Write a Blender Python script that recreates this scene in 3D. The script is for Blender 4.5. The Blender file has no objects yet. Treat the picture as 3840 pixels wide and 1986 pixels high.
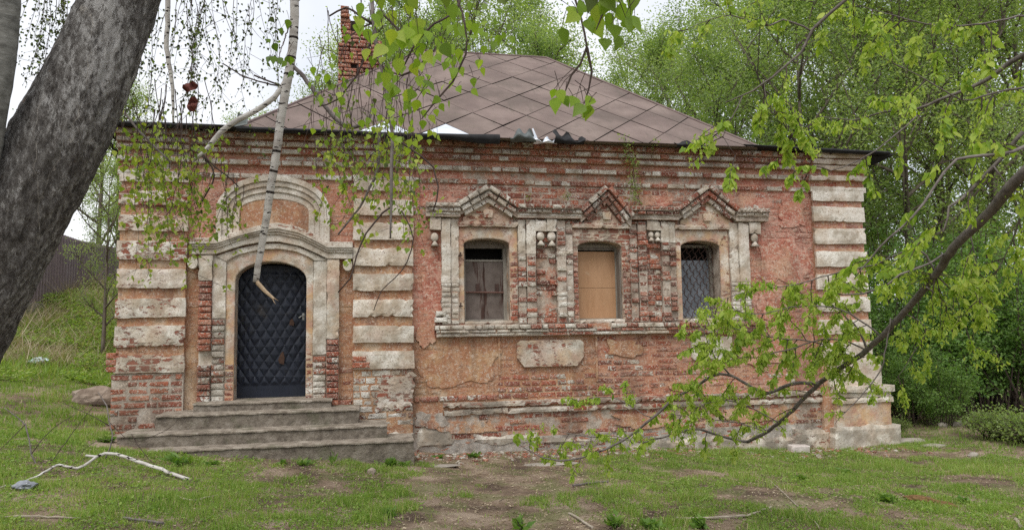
import bpy, math, random
import numpy as np
from mathutils import Vector, Matrix

# ------------------------------------------------------------------ camera, sky, sun
scene = bpy.context.scene
col = scene.collection
cam_data = bpy.data.cameras.new('camera'); cam = bpy.data.objects.new('camera', cam_data); col.objects.link(cam)
cam_data.sensor_width = 36.0; cam_data.lens = 25.99; cam_data.clip_start = 0.05; cam_data.clip_end = 500
def cam_axes(p, r, a):
    fw = Vector((math.sin(a)*math.cos(p), math.cos(a)*math.cos(p), math.sin(p)))
    rt = Vector((math.cos(a), -math.sin(a), 0)); up = rt.cross(fw)
    return math.cos(r)*rt-math.sin(r)*up, math.sin(r)*rt+math.cos(r)*up, fw
_rt, _up, _fw = cam_axes(math.radians(5.3), math.radians(0.95), math.radians(11.5))
CAM = Vector((-2.2329, -10.9752, 1.65))
cam.matrix_world = Matrix(((_rt.x, _up.x, -_fw.x, CAM.x), (_rt.y, _up.y, -_fw.y, CAM.y), (_rt.z, _up.z, -_fw.z, CAM.z), (0, 0, 0, 1)))
scene.camera = cam

world = bpy.data.worlds.new('World'); scene.world = world; world.use_nodes = True
wn = world.node_tree; wn.nodes.clear()
SUN_EL, SUN_AZ = math.radians(58), math.radians(212)      # azimuth from +Y, clockwise: behind the camera and to its left
sky = wn.nodes.new('ShaderNodeTexSky'); sky.sky_type = 'NISHITA'; sky.sun_disc = False
sky.sun_elevation = SUN_EL; sky.sun_rotation = SUN_AZ; sky.air_density = 1.0; sky.dust_density = 2.0
tc = wn.nodes.new('ShaderNodeTexCoord')
cl = wn.nodes.new('ShaderNodeTexNoise'); cl.inputs['Scale'].default_value = 2.6; cl.inputs['Detail'].default_value = 5
cr = wn.nodes.new('ShaderNodeMapRange'); cr.inputs[1].default_value = .3; cr.inputs[2].default_value = .7; cr.inputs[3].default_value = .84; cr.inputs[4].default_value = .97
mx = wn.nodes.new('ShaderNodeMix'); mx.data_type = 'RGBA'; oc = wn.nodes.new('ShaderNodeValToRGB'); oc.color_ramp.elements[0].position = .34; oc.color_ramp.elements[0].color = (.70, .745, .83, 1); oc.color_ramp.elements[1].position = .62; oc.color_ramp.elements[1].color = (.90, .91, .935, 1)
ov = wn.nodes.new('ShaderNodeVectorMath'); ov.operation = 'SCALE'; ov.inputs['Scale'].default_value = 10.0
bg = wn.nodes.new('ShaderNodeBackground'); bg.inputs['Strength'].default_value = 0.069
wo = wn.nodes.new('ShaderNodeOutputWorld')
wn.links.new(tc.outputs['Generated'], cl.inputs['Vector']); wn.links.new(cl.outputs['Fac'], cr.inputs[0])
wn.links.new(cl.outputs['Fac'], oc.inputs[0]); wn.links.new(oc.outputs[0], ov.inputs[0]); wn.links.new(ov.outputs[0], mx.inputs[7]); wn.links.new(cr.outputs[0], mx.inputs[0]); wn.links.new(sky.outputs[0], mx.inputs[6])
wn.links.new(mx.outputs[2], bg.inputs['Color']); wn.links.new(bg.outputs[0], wo.inputs['Surface'])

sl = bpy.data.lights.new('sun', 'SUN'); sl.energy = 1.5; sl.angle = math.radians(40); sl.color = (1, .965, .91)
sun = bpy.data.objects.new('sun', sl); col.objects.link(sun)
sdir = Vector((math.sin(SUN_AZ)*math.cos(SUN_EL), math.cos(SUN_AZ)*math.cos(SUN_EL), math.sin(SUN_EL)))
sun.rotation_euler = sdir.to_track_quat('Z', 'Y').to_euler(); sun.location = (-8, -14, 14)
vs = scene.view_settings; vs.view_transform = 'Standard'; vs.look = 'None'; vs.gamma = 1; vs.exposure = 0.87; vs.use_curve_mapping = False
scene.cycles.use_denoising = False; scene.cycles.max_bounces = 6; scene.cycles.transparent_max_bounces = 6

# ------------------------------------------------------------------ helpers
R0 = random.Random(11)
def sstep(a, b, x):
    t = np.clip((x-a)/(b-a), 0, 1); return t*t*(3-2*t)
def ground_z(x, y):
    x = np.asarray(x, float); y = np.asarray(y, float)
    f = np.interp(x, [-16, -9, -5.6, -3, -1, 2, 4.2, 6.4, 9, 16], [1.25, .85, .42, .12, -.06, -.14, -.27, -.27, -.22, .1])
    w = .45+.55*sstep(-9, -1, y)
    left = sstep(-5.2, -7.5, x)
    z = f*w+left*(.05*np.clip(y, 0, 5)+2.1*sstep(4.2, 12.5, y))
    z = z+sstep(6, 9, x)*1.2*sstep(3, 14, y)
    return z+.018*np.sin(1.7*x+.6*y)*np.cos(1.3*y-.4*x)
def gz(x, y): return float(ground_z(x, y))

def tag(o, label=None, cat=None, group=None, kind=None):
    if label: o['label'] = label
    if cat: o['category'] = cat
    if group: o['group'] = group
    if kind: o['kind'] = kind
    return o
def empty(name, loc=(0, 0, 0), label=None, cat=None, group=None):
    o = bpy.data.objects.new(name, None); col.objects.link(o); o.location = loc; o.empty_display_size = .2
    return tag(o, label, cat, group)
def link(name, me, parent=None, loc=None):
    o = bpy.data.objects.new(name, me); col.objects.link(o)
    if parent is not None: o.parent = parent
    if loc is not None: o.location = loc
    return o
def mesh(name, V, F, mats, smooth=False, midx=None):
    me = bpy.data.meshes.new(name)
    V = V.tolist() if isinstance(V, np.ndarray) else V
    F = F.tolist() if isinstance(F, np.ndarray) else F
    me.from_pydata(V, [], F)
    for m in (mats if isinstance(mats, (list, tuple)) else [mats]): me.materials.append(m)
    if midx is not None: me.polygons.foreach_set('material_index', np.asarray(midx, dtype=np.int32))
    if smooth: me.polygons.foreach_set('use_smooth', np.ones(len(me.polygons), dtype=bool))
    me.update(); return me
def face_attr(me, name, vals):
    vals = np.asarray(vals, dtype=np.float32)
    if vals.ndim == 1:
        a = me.attributes.new(name, 'FLOAT', 'FACE'); a.data.foreach_set('value', vals)
    else:
        if vals.shape[1] == 3: vals = np.hstack([vals, np.ones((len(vals), 1), np.float32)])
        a = me.attributes.new(name, 'FLOAT_COLOR', 'FACE'); a.data.foreach_set('color', vals.ravel())

class MB:
    def __init__(s): s.v = []; s.f = []; s.c = []
    def quad(s, a, b, c, d, t=(.5, .3, .3)):
        n = len(s.v); s.v += [a, b, c, d]; s.f.append((n, n+1, n+2, n+3)); s.c.append(t)
    def box(s, x0, x1, y0, y1, z0, z1, t=(.5, .3, .3)):
        n = len(s.v); s.v += [(x, y, z) for z in (z0, z1) for y in (y0, y1) for x in (x0, x1)]
        for f in ((0, 2, 3, 1), (4, 5, 7, 6), (0, 1, 5, 4), (2, 6, 7, 3), (0, 4, 6, 2), (1, 3, 7, 5)):
            s.f.append(tuple(n+i for i in f)); s.c.append(t)
    def prism(s, poly, y0, y1, t=(.5, .3, .3)):           # poly in XZ, counter-clockwise seen from -Y
        n = len(s.v); k = len(poly)
        s.v += [(x, y0, z) for x, z in poly]+[(x, y1, z) for x, z in poly]
        s.f.append(tuple(n+i for i in range(k))); s.c.append(t)
        s.f.append(tuple(n+k+i for i in reversed(range(k)))); s.c.append(t)
        for i in range(k):
            j = (i+1) % k; s.f.append((n+j, n+i, n+k+i, n+k+j)); s.c.append(t)
    def tube(s, pts, rad, n=6, t=(.5, .3, .3), cap=True):
        pts = [Vector(p) for p in pts]; base = len(s.v); prev = None
        for i, p in enumerate(pts):
            d = (pts[min(i+1, len(pts)-1)]-pts[max(i-1, 0)])
            d = d.normalized() if d.length > 1e-9 else Vector((0, 0, 1))
            if prev is None:
                u = d.orthogonal().normalized()
            else:
                u = prev-d*prev.dot(d); u = u.normalized() if u.length > 1e-6 else d.orthogonal().normalized()
            prev = u; w = d.cross(u); r = rad[i] if isinstance(rad, (list, tuple)) else rad
            for k in range(n):
                a = 2*math.pi*k/n; q = p+(u*math.cos(a)+w*math.sin(a))*r; s.v.append((q.x, q.y, q.z))
        for i in range(len(pts)-1):
            for k in range(n):
                a, b = base+i*n+k, base+i*n+(k+1) % n
                s.f.append((a, b, b+n, a+n)); s.c.append(t)
        if cap:
            s.f.append(tuple(base+k for k in reversed(range(n)))); s.c.append(t)
            e = base+(len(pts)-1)*n; s.f.append(tuple(e+k for k in range(n))); s.c.append(t)
    def build(s, name, mat, parent=None, smooth=False, loc=None):
        me = mesh(name, s.v, s.f, mat, smooth); face_attr(me, 'bc', np.array(s.c, dtype=np.float32))
        return link(name, me, parent, loc)

def smooth_path(pts, rad, step=.08, rng=None, wob=0.0):
    """resample a polyline as a Catmull-Rom curve, with a little wander"""
    P = [Vector(p) for p in pts]; n = len(P); out = []; rr = []
    for i in range(n-1):
        p0, p1, p2, p3 = P[max(i-1, 0)], P[i], P[i+1], P[min(i+2, n-1)]
        k = max(1, int((p2-p1).length/step))
        for j in range(k):
            t = j/k
            q = .5*((2*p1)+(p2-p0)*t+(2*p0-5*p1+4*p2-p3)*t*t+(3*p1-p0-3*p2+p3)*t**3)
            if rng and wob: q = q+Vector((rng.gauss(0, wob), rng.gauss(0, wob), rng.gauss(0, wob)))
            out.append(q); rr.append(rad[i]+(rad[i+1]-rad[i])*t)
    out.append(P[-1]); rr.append(rad[-1]); return out, rr

# ------------------------------------------------------------------ material helpers
def nd(nt, t, ins=None, **props):
    n = nt.nodes.new('ShaderNode'+t)
    for k, v in props.items(): setattr(n, k, v)
    for k, v in (ins or {}).items():
        if isinstance(v, bpy.types.NodeSocket): nt.links.new(v, n.inputs[k])
        else: n.inputs[k].default_value = v
    return n
def new_mat(name, rough=.85, spec=.2):
    m = bpy.data.materials.new(name); m.use_nodes = True; nt = m.node_tree; nt.nodes.clear()
    o = nd(nt, 'OutputMaterial'); b = nd(nt, 'BsdfPrincipled', {'Roughness': rough, 'Specular IOR Level': spec})
    nt.links.new(b.outputs[0], o.inputs[0]); return m, nt, b
def pos(nt, sc=(1, 1, 1)):
    g = nd(nt, 'NewGeometry').outputs['Position']
    return g if sc == (1, 1, 1) else nd(nt, 'VectorMath', {0: g, 1: sc}, operation='MULTIPLY').outputs[0]
def ocoord(nt, sc=(1, 1, 1)):
    g = nd(nt, 'TexCoord').outputs['Object']
    return g if sc == (1, 1, 1) else nd(nt, 'VectorMath', {0: g, 1: sc}, operation='MULTIPLY').outputs[0]
def noise(nt, v, scale, detail=5, rough=.58, dist=0):
    return nd(nt, 'TexNoise', {'Vector': v, 'Scale': scale, 'Detail': detail, 'Roughness': rough, 'Distortion': dist}).outputs['Fac']
def ramp(nt, f, stops, interp='LINEAR'):
    r = nd(nt, 'ValToRGB', {0: f}); e = r.color_ramp; e.interpolation = interp
    while len(e.elements) < len(stops): e.elements.new(.5)
    for el, (p, c) in zip(e.elements, stops): el.position = p; el.color = (*c, 1) if len(c) == 3 else c
    return r.outputs[0]
def mix(nt, f, a, b, mode='MIX'):
    def cc(x): return (*x, 1) if isinstance(x, tuple) and len(x) == 3 else x
    return nd(nt, 'Mix', {0: f, 6: cc(a), 7: cc(b)}, data_type='RGBA', blend_type=mode).outputs[2]
def mth(nt, op, a, b=0.0, c=0.0): return nd(nt, 'Math', {0: a, 1: b, 2: c}, operation=op).outputs[0]
def mr(nt, v, a, b, c=0.0, d=1.0, sm=True):
    return nd(nt, 'MapRange', {0: v, 1: a, 2: b, 3: c, 4: d}, interpolation_type='SMOOTHSTEP' if sm else 'LINEAR').outputs[0]
def mask(nt, n, amount, soft=.035):                     # noise n, amount 0..1 covers none..all
    th = mth(nt, 'MULTIPLY_ADD', amount, -.56, .78)
    return mr(nt, mth(nt, 'SUBTRACT', n, th), -soft, soft)
def bump(nt, b, h, strength=.5, dist=.01, prev=None):
    n = nd(nt, 'Bump', {'Height': h, 'Strength': strength, 'Distance': dist})
    if prev is not None: nt.links.new(prev, n.inputs['Normal'])
    nt.links.new(n.outputs[0], b.inputs['Normal']); return n.outputs[0]
def setc(nt, b, c): nt.links.new(c, b.inputs['Base Color'])
def sep(nt, src):
    c = nd(nt, 'ObjectInfo').outputs['Color'] if src == 'obj' else nd(nt, 'Attribute', attribute_name='bc').outputs['Color']
    s = nd(nt, 'SeparateColor', {0: c}); return s.outputs[0], s.outputs[1], s.outputs[2]
def alpha(nt, src): return nd(nt, 'ObjectInfo').outputs['Alpha'] if src == 'obj' else nd(nt, 'Attribute', attribute_name='bc').outputs['Alpha']

def lime_white(nt, p):
    c = ramp(nt, noise(nt, p, 5, 6), [(.38, (.40, .36, .295)), (.5, (.61, .575, .50)), (.6, (.76, .73, .66))])
    spk = mr(nt, noise(nt, p, 55, 3, .7), .36, .44)
    c = mix(nt, spk, (.33, .26, .20), c)
    return mix(nt, mr(nt, noise(nt, p, 2.2, 5), .45, .66, 0, .5), c, (.45, .34, .235))
def wash_col(nt, p):
    c = ramp(nt, noise(nt, p, 1.7, 6), [(.36, (.49, .29, .195)), (.44, (.455, .205, .140)), (.52, (.395, .138, .098)), (.58, (.51, .275, .21)), (.66, (.27, .106, .080))])
    st = nd(nt, 'VectorMath', {0: p, 1: (7, 7, 26)}, operation='MULTIPLY').outputs[0]
    c = mix(nt, mr(nt, noise(nt, st, 1, 5, .65), .50, .62, 0, .8), c, (.58, .37, .28))
    return mix(nt, mr(nt, noise(nt, p, 22, 6, .7), .55, .64, 0, .8), c, (.20, .068, .048))
def ochre_col(nt, p):
    c = ramp(nt, noise(nt, p, 2.1, 6), [(.36, (.54, .41, .28)), (.44, (.46, .275, .150)), (.51, (.38, .18, .098)), (.57, (.46, .275, .165)), (.65, (.24, .12, .075))])
    c = mix(nt, mr(nt, noise(nt, nd(nt, 'VectorMath', {0: p, 1: (9, 9, 1.1)}, operation='MULTIPLY').outputs[0], 1.0, 6, .62), .50, .68, 0, .5), c, (.235, .125, .075))
    c = mix(nt, mr(nt, noise(nt, p, 9, 8, .7), .54, .66, 0, .5), c, (.55, .42, .31))
    return mix(nt, mr(nt, noise(nt, p, 20, 6, .7), .56, .66, 0, .6), c, (.21, .10, .06))
def brick_mat(name, src):
    m, nt, b = new_mat(name, .92, .12); p = pos(nt); tone, white, wash = sep(nt, src)
    base = ramp(nt, tone, [(0, (.075, .04, .035)), (.22, (.17, .068, .050)), (.45, (.29, .092, .060)), (.65, (.40, .125, .072)), (.85, (.46, .18, .105)), (1, (.42, .29, .20))])
    base = mix(nt, mr(nt, noise(nt, p, 38, 5, .7), .44, .7, 0, .6), base, (.12, .05, .04))
    base = mix(nt, mr(nt, noise(nt, p, 16, 5, .6), .55, .75, 0, .5), base, (.44, .27, .19))
    wm = mask(nt, noise(nt, p, 7.5, 8, .68), wash, .05)
    c = mix(nt, wm, base, mix(nt, alpha(nt, src), ochre_col(nt, p), wash_col(nt, p)))
    c = mix(nt, mr(nt, noise(nt, p, 42, 8, .72), .535, .59, 0, .9), c, (.62, .52, .43))
    c = mix(nt, mr(nt, noise(nt, p, 5.5, 7, .66), .48, .62, 0, .25), c, (.55, .42, .34))
    lm = mask(nt, mth(nt, 'MULTIPLY_ADD', noise(nt, p, 3.0, 3), .45, mth(nt, 'MULTIPLY', noise(nt, p, 26, 7, .66), .55)), white, .03)
    c = mix(nt, lm, c, lime_white(nt, p))
    c = mix(nt, mr(nt, noise(nt, pos(nt, (1.6, 1.6, .7)), 1.1, 5), .46, .70, 0, .5), c, (.14, .095, .068))
    setc(nt, b, c)
    h = mth(nt, 'ADD', noise(nt, p, 90, 4, .7), mth(nt, 'MULTIPLY', lm, .5))
    bump(nt, b, mth(nt, 'ADD', h, mth(nt, 'MULTIPLY', noise(nt, p, 24, 4), 1.3)), 1.0, .016)
    return m
M_BRICK_O = brick_mat('brick_single', 'obj'); M_BRICK_M = brick_mat('brick_joined', 'mesh')

def mortar_mat(name):                                    # wall core behind and between the bricks; bc = tone, grey cement, wash
    m, nt, b = new_mat(name, .95, .1); p = pos(nt); tone, grey, wash = sep(nt, 'mesh')
    c = ramp(nt, noise(nt, p, 6, 6), [(.38, (.27, .205, .155)), (.52, (.45, .37, .295)), (.64, (.60, .53, .45))])
    g = ramp(nt, noise(nt, p, 5, 6), [(.38, (.19, .172, .15)), (.52, (.33, .31, .28)), (.64, (.46, .44, .40))])
    c = mix(nt, grey, c, g)
    wm = mask(nt, noise(nt, p, 4.5, 8, .66), wash, .06)
    ochre = ochre_col(nt, p)
    c = mix(nt, wm, c, mix(nt, tone, ochre, wash_col(nt, p)))
    c = mix(nt, mr(nt, noise(nt, p, 34, 8, .72), .54, .60, 0, .8), c, (.60, .50, .41))
    c = mix(nt, mr(nt, noise(nt, p, 12, 7, .7), .56, .68, 0, .6), c, (.20, .115, .075))
    c = mix(nt, mr(nt, noise(nt, pos(nt, (1.6, 1.6, .7)), 1.1, 5), .46, .70, 0, .5), c, (.14, .095, .068))
    setc(nt, b, c)
    bump(nt, b, mth(nt, 'ADD', noise(nt, p, 60, 5, .7), mth(nt, 'MULTIPLY', noise(nt, p, 12, 4), 1.5)), .8, .012)
    return m
M_MORTAR = mortar_mat('weathered_mortar')

def render_mat(name, src='obj'):                         # limewashed render: r = warm stain, g = share chipped to the brick, b = grime
    m, nt, b = new_mat(name, .93, .1); p = pos(nt); warm, chip, grime = sep(nt, src)
    c = lime_white(nt, p)
    c = mix(nt, mth(nt, 'MULTIPLY', warm, mr(nt, noise(nt, p, 3.2, 6, .65), .32, .60)), c, mix(nt, mr(nt, noise(nt, p, 4.4, 5), .42, .60), (.53, .34, .18), (.47, .255, .175)))
    bv = nd(nt, 'CombineXYZ', {0: nd(nt, 'SeparateXYZ', {0: p}).outputs[0], 1: nd(nt, 'SeparateXYZ', {0: p}).outputs[2]}).outputs[0]
    bt = nd(nt, 'TexBrick', {'Vector': bv, 'Color1': (.30, .085, .05, 1), 'Color2': (.20, .07, .047, 1), 'Mortar': (.42, .33, .26, 1), 'Scale': 1.0, 'Mortar Size': .010, 'Brick Width': .28, 'Row Height': .0935})
    n1 = nd(nt, 'VectorMath', {0: p, 1: (9, 9, 17)}, operation='MULTIPLY').outputs[0]
    cm = mask(nt, mth(nt, 'MULTIPLY_ADD', noise(nt, p, 3.5, 4), .4, mth(nt, 'MULTIPLY', noise(nt, n1, 1, 8, .68), .6)), chip, .02)
    c = mix(nt, cm, c, bt.outputs['Color'])
    pit = mr(nt, noise(nt, p, 48, 2, .5), .64, .70)
    c = mix(nt, mth(nt, 'MULTIPLY', pit, .7), c, (.16, .12, .09))
    c = mix(nt, mth(nt, 'MULTIPLY', grime, mr(nt, noise(nt, p, 2.4, 5), .35, .65)), c, (.24, .21, .17))
    setc(nt, b, c)
    h = mth(nt, 'SUBTRACT', mth(nt, 'MULTIPLY', noise(nt, p, 30, 6, .65), 1.0), mth(nt, 'MULTIPLY', cm, .8))
    bump(nt, b, h, .7, .012); return m
M_RENDER = render_mat('limewashed_render'); M_RENDER_M = render_mat('limewashed_render_joined', 'mesh')

def concrete_mat(name, dark=1.0):
    m, nt, b = new_mat(name, .93, .12); p = pos(nt)
    c = ramp(nt, noise(nt, p, 7.5, 9, .70), [(.38, tuple(dark*x for x in (.115, .096, .077))), (.5, tuple(dark*x for x in (.185, .157, .126))), (.64, tuple(dark*x for x in (.26, .228, .19)))])
    c = mix(nt, mr(nt, noise(nt, p, 34, 5, .7), .58, .70, 0, .6), c, (.30*dark, .28*dark, .25*dark))
    c = mix(nt, mr(nt, noise(nt, p, 2.3, 6, .6), .52, .66, 0, .5), c, (.10, .105, .06))
    setc(nt, b, c)
    bump(nt, b, mth(nt, 'ADD', noise(nt, p, 26, 6, .7), mth(nt, 'MULTIPLY', noise(nt, p, 7, 4), 1.6)), .9, .018); return m
M_CONC = concrete_mat('old_concrete')
def plain(name, c0, c1, scale=8, rough=.8, spec=.2, bumps=.3, stretch=(1, 1, 1), coords='pos', metal=0.0):
    m, nt, b = new_mat(name, rough, spec); p = pos(nt, stretch) if coords == 'pos' else ocoord(nt, stretch)
    setc(nt, b, ramp(nt, noise(nt, p, scale, 6, .6), [(.3, c0), (.7, c1)])); b.inputs['Metallic'].default_value = metal
    if bumps: bump(nt, b, noise(nt, p, scale*3, 5, .65), bumps, .01)
    return m
# ------------------------------------------------------------------ the house
house = empty('brick_house', (0, 0, 0), 'single-storey old brick house with peeling whitewash, three windows and brown hipped roof', 'house')
BR = []                                                  # every brick of the masonry
def ochre_at(x, z):                                      # 0 ochre wash .. 1 red wash
    if x < -2.3 and z > 3.0 and x > -4.62: return .85
    if x < -1.5: return .12
    if z < 1.62: return .10 if x < -.2 else (.3 if x < 1.3 else .75)
    return .95
def brick(x0, x1, z0, z1, yf, name, parent, tone, white, wash, depth=.1, rot=0.0, prio=None):
    BR.append(dict(x=(x0+x1)/2, z=(z0+z1)/2, w=x1-x0, h=z1-z0, yf=yf, d=depth, c=(tone, white, wash, ochre_at((x0+x1)/2, (z0+z1)/2)), n=name, p=parent, r=rot, k=(x1-x0)*(z1-z0) if prio is None else prio))
def pick(rng, v): return v if not isinstance(v, tuple) else rng.uniform(*v)
def brick_fill(x0, x1, z0, z1, yf, name, parent, tone=(.25, .75), white=(.1, .4), wash=(.1, .5), course=.095, L=.285, seed=0, skip=None, gap=.011, jit=.004, drop=0.0, depth=.1, prio=0.0):
    rng = random.Random(seed); n = max(1, round((z1-z0)/course)); h = (z1-z0)/n
    for r in range(n):
        za, zb = z0+r*h, z0+(r+1)*h; x = x0-rng.random()*L*.8
        while x < x1-.02:
            w = L*rng.uniform(.92, 1.05) if rng.random() < .55 else L*.5*rng.uniform(.92, 1.1)
            a, b2 = max(x, x0), min(x+w, x1); x += w
            if x1-x < .06: b2 = x1; x = x1
            if b2-a < .055: continue
            if skip and skip((a+b2)/2, (za+zb)/2, b2-a): continue
            if rng.random() < drop: continue
            xc, zc = (a+b2)/2, (za+zb)/2
            f = lambda q: q(xc, zc, rng) if callable(q) else pick(rng, q)
            brick(a+gap/2, b2-gap/2, za+gap/2, zb-gap/2, yf+rng.gauss(0, jit), name, parent, f(tone), f(white), f(wash), depth, rng.gauss(0, .006), prio+(b2-a)*h)

WIN = [(-.735, -.04, 1.84, 3.005, 3.09), (1.045, 1.757, 1.84, 2.97, 3.068), (2.752, 3.422, 1.84, 2.985, 3.085)]
DOOR = (-3.985, -3.015, .70, 2.46, 2.73)
OPEN = WIN+[DOOR]
XL, XR, ZT, DEPTH = -5.5, 6.04, 4.55, 7.2
def arc(x0, x1, zs, zt, n=14, p=2.0):
    c, a = (x0+x1)/2, (x1-x0)/2
    return [(c-a*math.cos(math.pi*i/n), zs+(zt-zs)*max(0, math.sin(math.pi*i/n))**(2/p)) for i in range(n+1)]
# wall core with its openings
w = MB()
xs = sorted({XL, -4.62, -2.355, -1.503, -.22, 1.3, 3.91, 5.1, XR}|{v for o in OPEN for v in o[:2]})
zs = sorted({-.4, .12, .47, .68, 1.05, 1.62, 3.42, 3.915, ZT}|{v for o in OPEN for v in (o[2], o[4])})
def zone(x, z):                                          # tone (0 ochre .. 1 red), cement, wash
    if z < .12: return (.4, .85, .15)
    if z < .47: return (.3, .35, .5)
    if x < -2.36 and x > -4.62: return (.75 if z > 2.6 else .1, .1, .85)
    if x < -1.5: return (.25, .15, .7)
    if z < 1.62: return ((.15 if x < 1.3 else .55), .1, .92 if x < 1.3 else .75)
    if x < -.8: return (.9, .0, .95)
    if x > 3.5: return (1.0, .0, .97)
    return (.7, .15, .45)
for i in range(len(xs)-1):
    for j in range(len(zs)-1):
        xc, zc = (xs[i]+xs[i+1])/2, (zs[j]+zs[j+1])/2
        if any(o[0] < xc < o[1] and o[2] < zc < o[4] for o in OPEN): continue
        w.quad((xs[i], 0, zs[j]), (xs[i+1], 0, zs[j]), (xs[i+1], 0, zs[j+1]), (xs[i], 0, zs[j+1]), zone(xc, zc))
for (x0, x1, z0, zs_, zt) in OPEN:
    A = arc(x0, x1, zs_, zt); t = (.2, .25, .35); RV = .42
    for (a, b) in zip(A[:-1], A[1:]):
        w.quad((a[0], 0, a[1]), (b[0], 0, b[1]), (b[0], 0, zt), (a[0], 0, zt), zone(a[0], zt))
        w.quad((a[0], 0, a[1]), (a[0], RV, a[1]), (b[0], RV, b[1]), (b[0], 0, b[1]), t)
    w.quad((x0, 0, z0), (x0, RV, z0), (x0, RV, zs_), (x0, 0, zs_), t)
    w.quad((x1, 0, z0), (x1, 0, zs_), (x1, RV, zs_), (x1, RV, z0), t)
    w.quad((x0, 0, z0), (x1, 0, z0), (x1, RV, z0), (x0, RV, z0), t)
for x in (XL, XR): w.quad((x, 0, -.4), (x, DEPTH, -.4), (x, DEPTH, ZT), (x, 0, ZT), (.6, .1, .6))
w.quad((XL, DEPTH, -.4), (XR, DEPTH, -.4), (XR, DEPTH, ZT), (XL, DEPTH, ZT), (.6, .1, .6))
wall = w.build('wall', M_MORTAR, house); wall['label'] = 'weathered red brick wall with patchy ochre wash'
inner = MB(); inner.box(-5.2, 5.8, .5, 6.8, -.3, 4.4); 
M_DARK = plain('dark_room', (.012, .011, .010), (.02, .018, .016), 3, .9, .05, 0)
inner.build('dark_interior', M_DARK, house)

in_open = lambda x, z, w_: any(o[0]-.02-w_/2 < x < o[1]+.02+w_/2 and o[2]-.03 < z < o[4]+.03 for o in OPEN)
skw = lambda x, z, w_: in_open(x, z, w_)
# field masonry, zone by zone
def washx(x, z, r):
    b = .75 if x < -.6 else (.30 if x < 2.5 else (.62 if x < 3.9 else .92)); return b+r.uniform(-.12, .1)
brick_fill(-1.50, 5.10, 3.42, 3.90, -.006, 'brick', wall, (.3, .75), (.2, .5), washx, seed=1, jit=.004)
brick_fill(-1.50, -1.09, .76, 3.42, -.006, 'brick', wall, (.35, .75), (0, .25), (.62, .95), seed=2, jit=.004)
brick_fill(3.92, 5.10, 1.62, 3.42, -.006, 'brick', wall, (.4, .8), (0, .25), (.72, 1.0), seed=3, jit=.004)
brick_fill(-1.09, -.22, .76, 1.60, -.002, 'brick', wall, (.4, .7), (0, .12), (.82, 1.0), seed=4, jit=.003)
brick_fill(-.22, 1.30, 1.04, 1.60, -.004, 'brick', wall, (.25, .7), (.1, .36), (.55, .85), seed=5, jit=.003)
brick_fill(1.30, 5.15, .68, 1.60, -.006, 'brick', wall, (.22, .72), (.15, .48), lambda x, z, r: r.uniform(.2, .55) if x < 2.6 else r.uniform(.5, .9), seed=6, jit=.005, gap=.015)
brick_fill(-.25, 1.30, .68, 1.04, -.012, 'brick', wall, (.35, .85), (.15, .5), (0, .2), seed=7, jit=.005, prio=1, gap=.017)
brick_fill(-1.49, -.25, .675, .76, -.03, 'brick', wall, (.45, .8), (.2, .5), (0, .2), seed=8, prio=1)
brick_fill(1.3, 5.15, .60, .68, -.02, 'brick', wall, (.3, .75), (.1, .4), (.1, .4), seed=88, prio=.5)
brick_fill(-1.49, 5.18, .12, .47, -.004, 'brick', wall, (.2, .7), (.1, .42), (.1, .5), seed=9, jit=.008, drop=.10, gap=.017)
brick_fill(-1.49, 5.18, -.36, .12, .004, 'brick', wall, (.35, .9), (.15, .42), (0, .15), seed=10, jit=.007, drop=.22, prio=.3, gap=.018)
for k, (a, b) in enumerate([(-.817, 0), (.365, .69), (2.15, 2.40)]):
    if k: brick_fill(a, b, 1.80, 3.36, -.018, 'brick', wall, (.12, .7), (.2, .6), (.0, .3), seed=20+k, jit=.016, course=.083, drop=.05)
# door bay above the hood and beside the frames
brick_fill(-4.61, -2.36, 3.0, 3.91, -.004, 'brick', wall, (.35, .7), (0, .2), (.55, .9), seed=30, jit=.003)
brick_fill(-4.61, -4.46, .45, 2.75, -.004, 'brick', wall, (.3, .7), (0, .25), (.75, 1.0), seed=31, jit=.004)
brick_fill(-2.56, -2.36, .75, 2.72, -.004, 'brick', wall, (.3, .6), (0, .15), lambda x, z, r: 1.0 if z > 1.35 else r.uniform(.3, .8), seed=32, jit=.004)
brick_fill(-2.65, -2.36, .2, .75, -.03, 'brick', wall, (.2, .7), (.05, .3), (.1, .4), seed=33, jit=.012, prio=.2)

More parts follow.
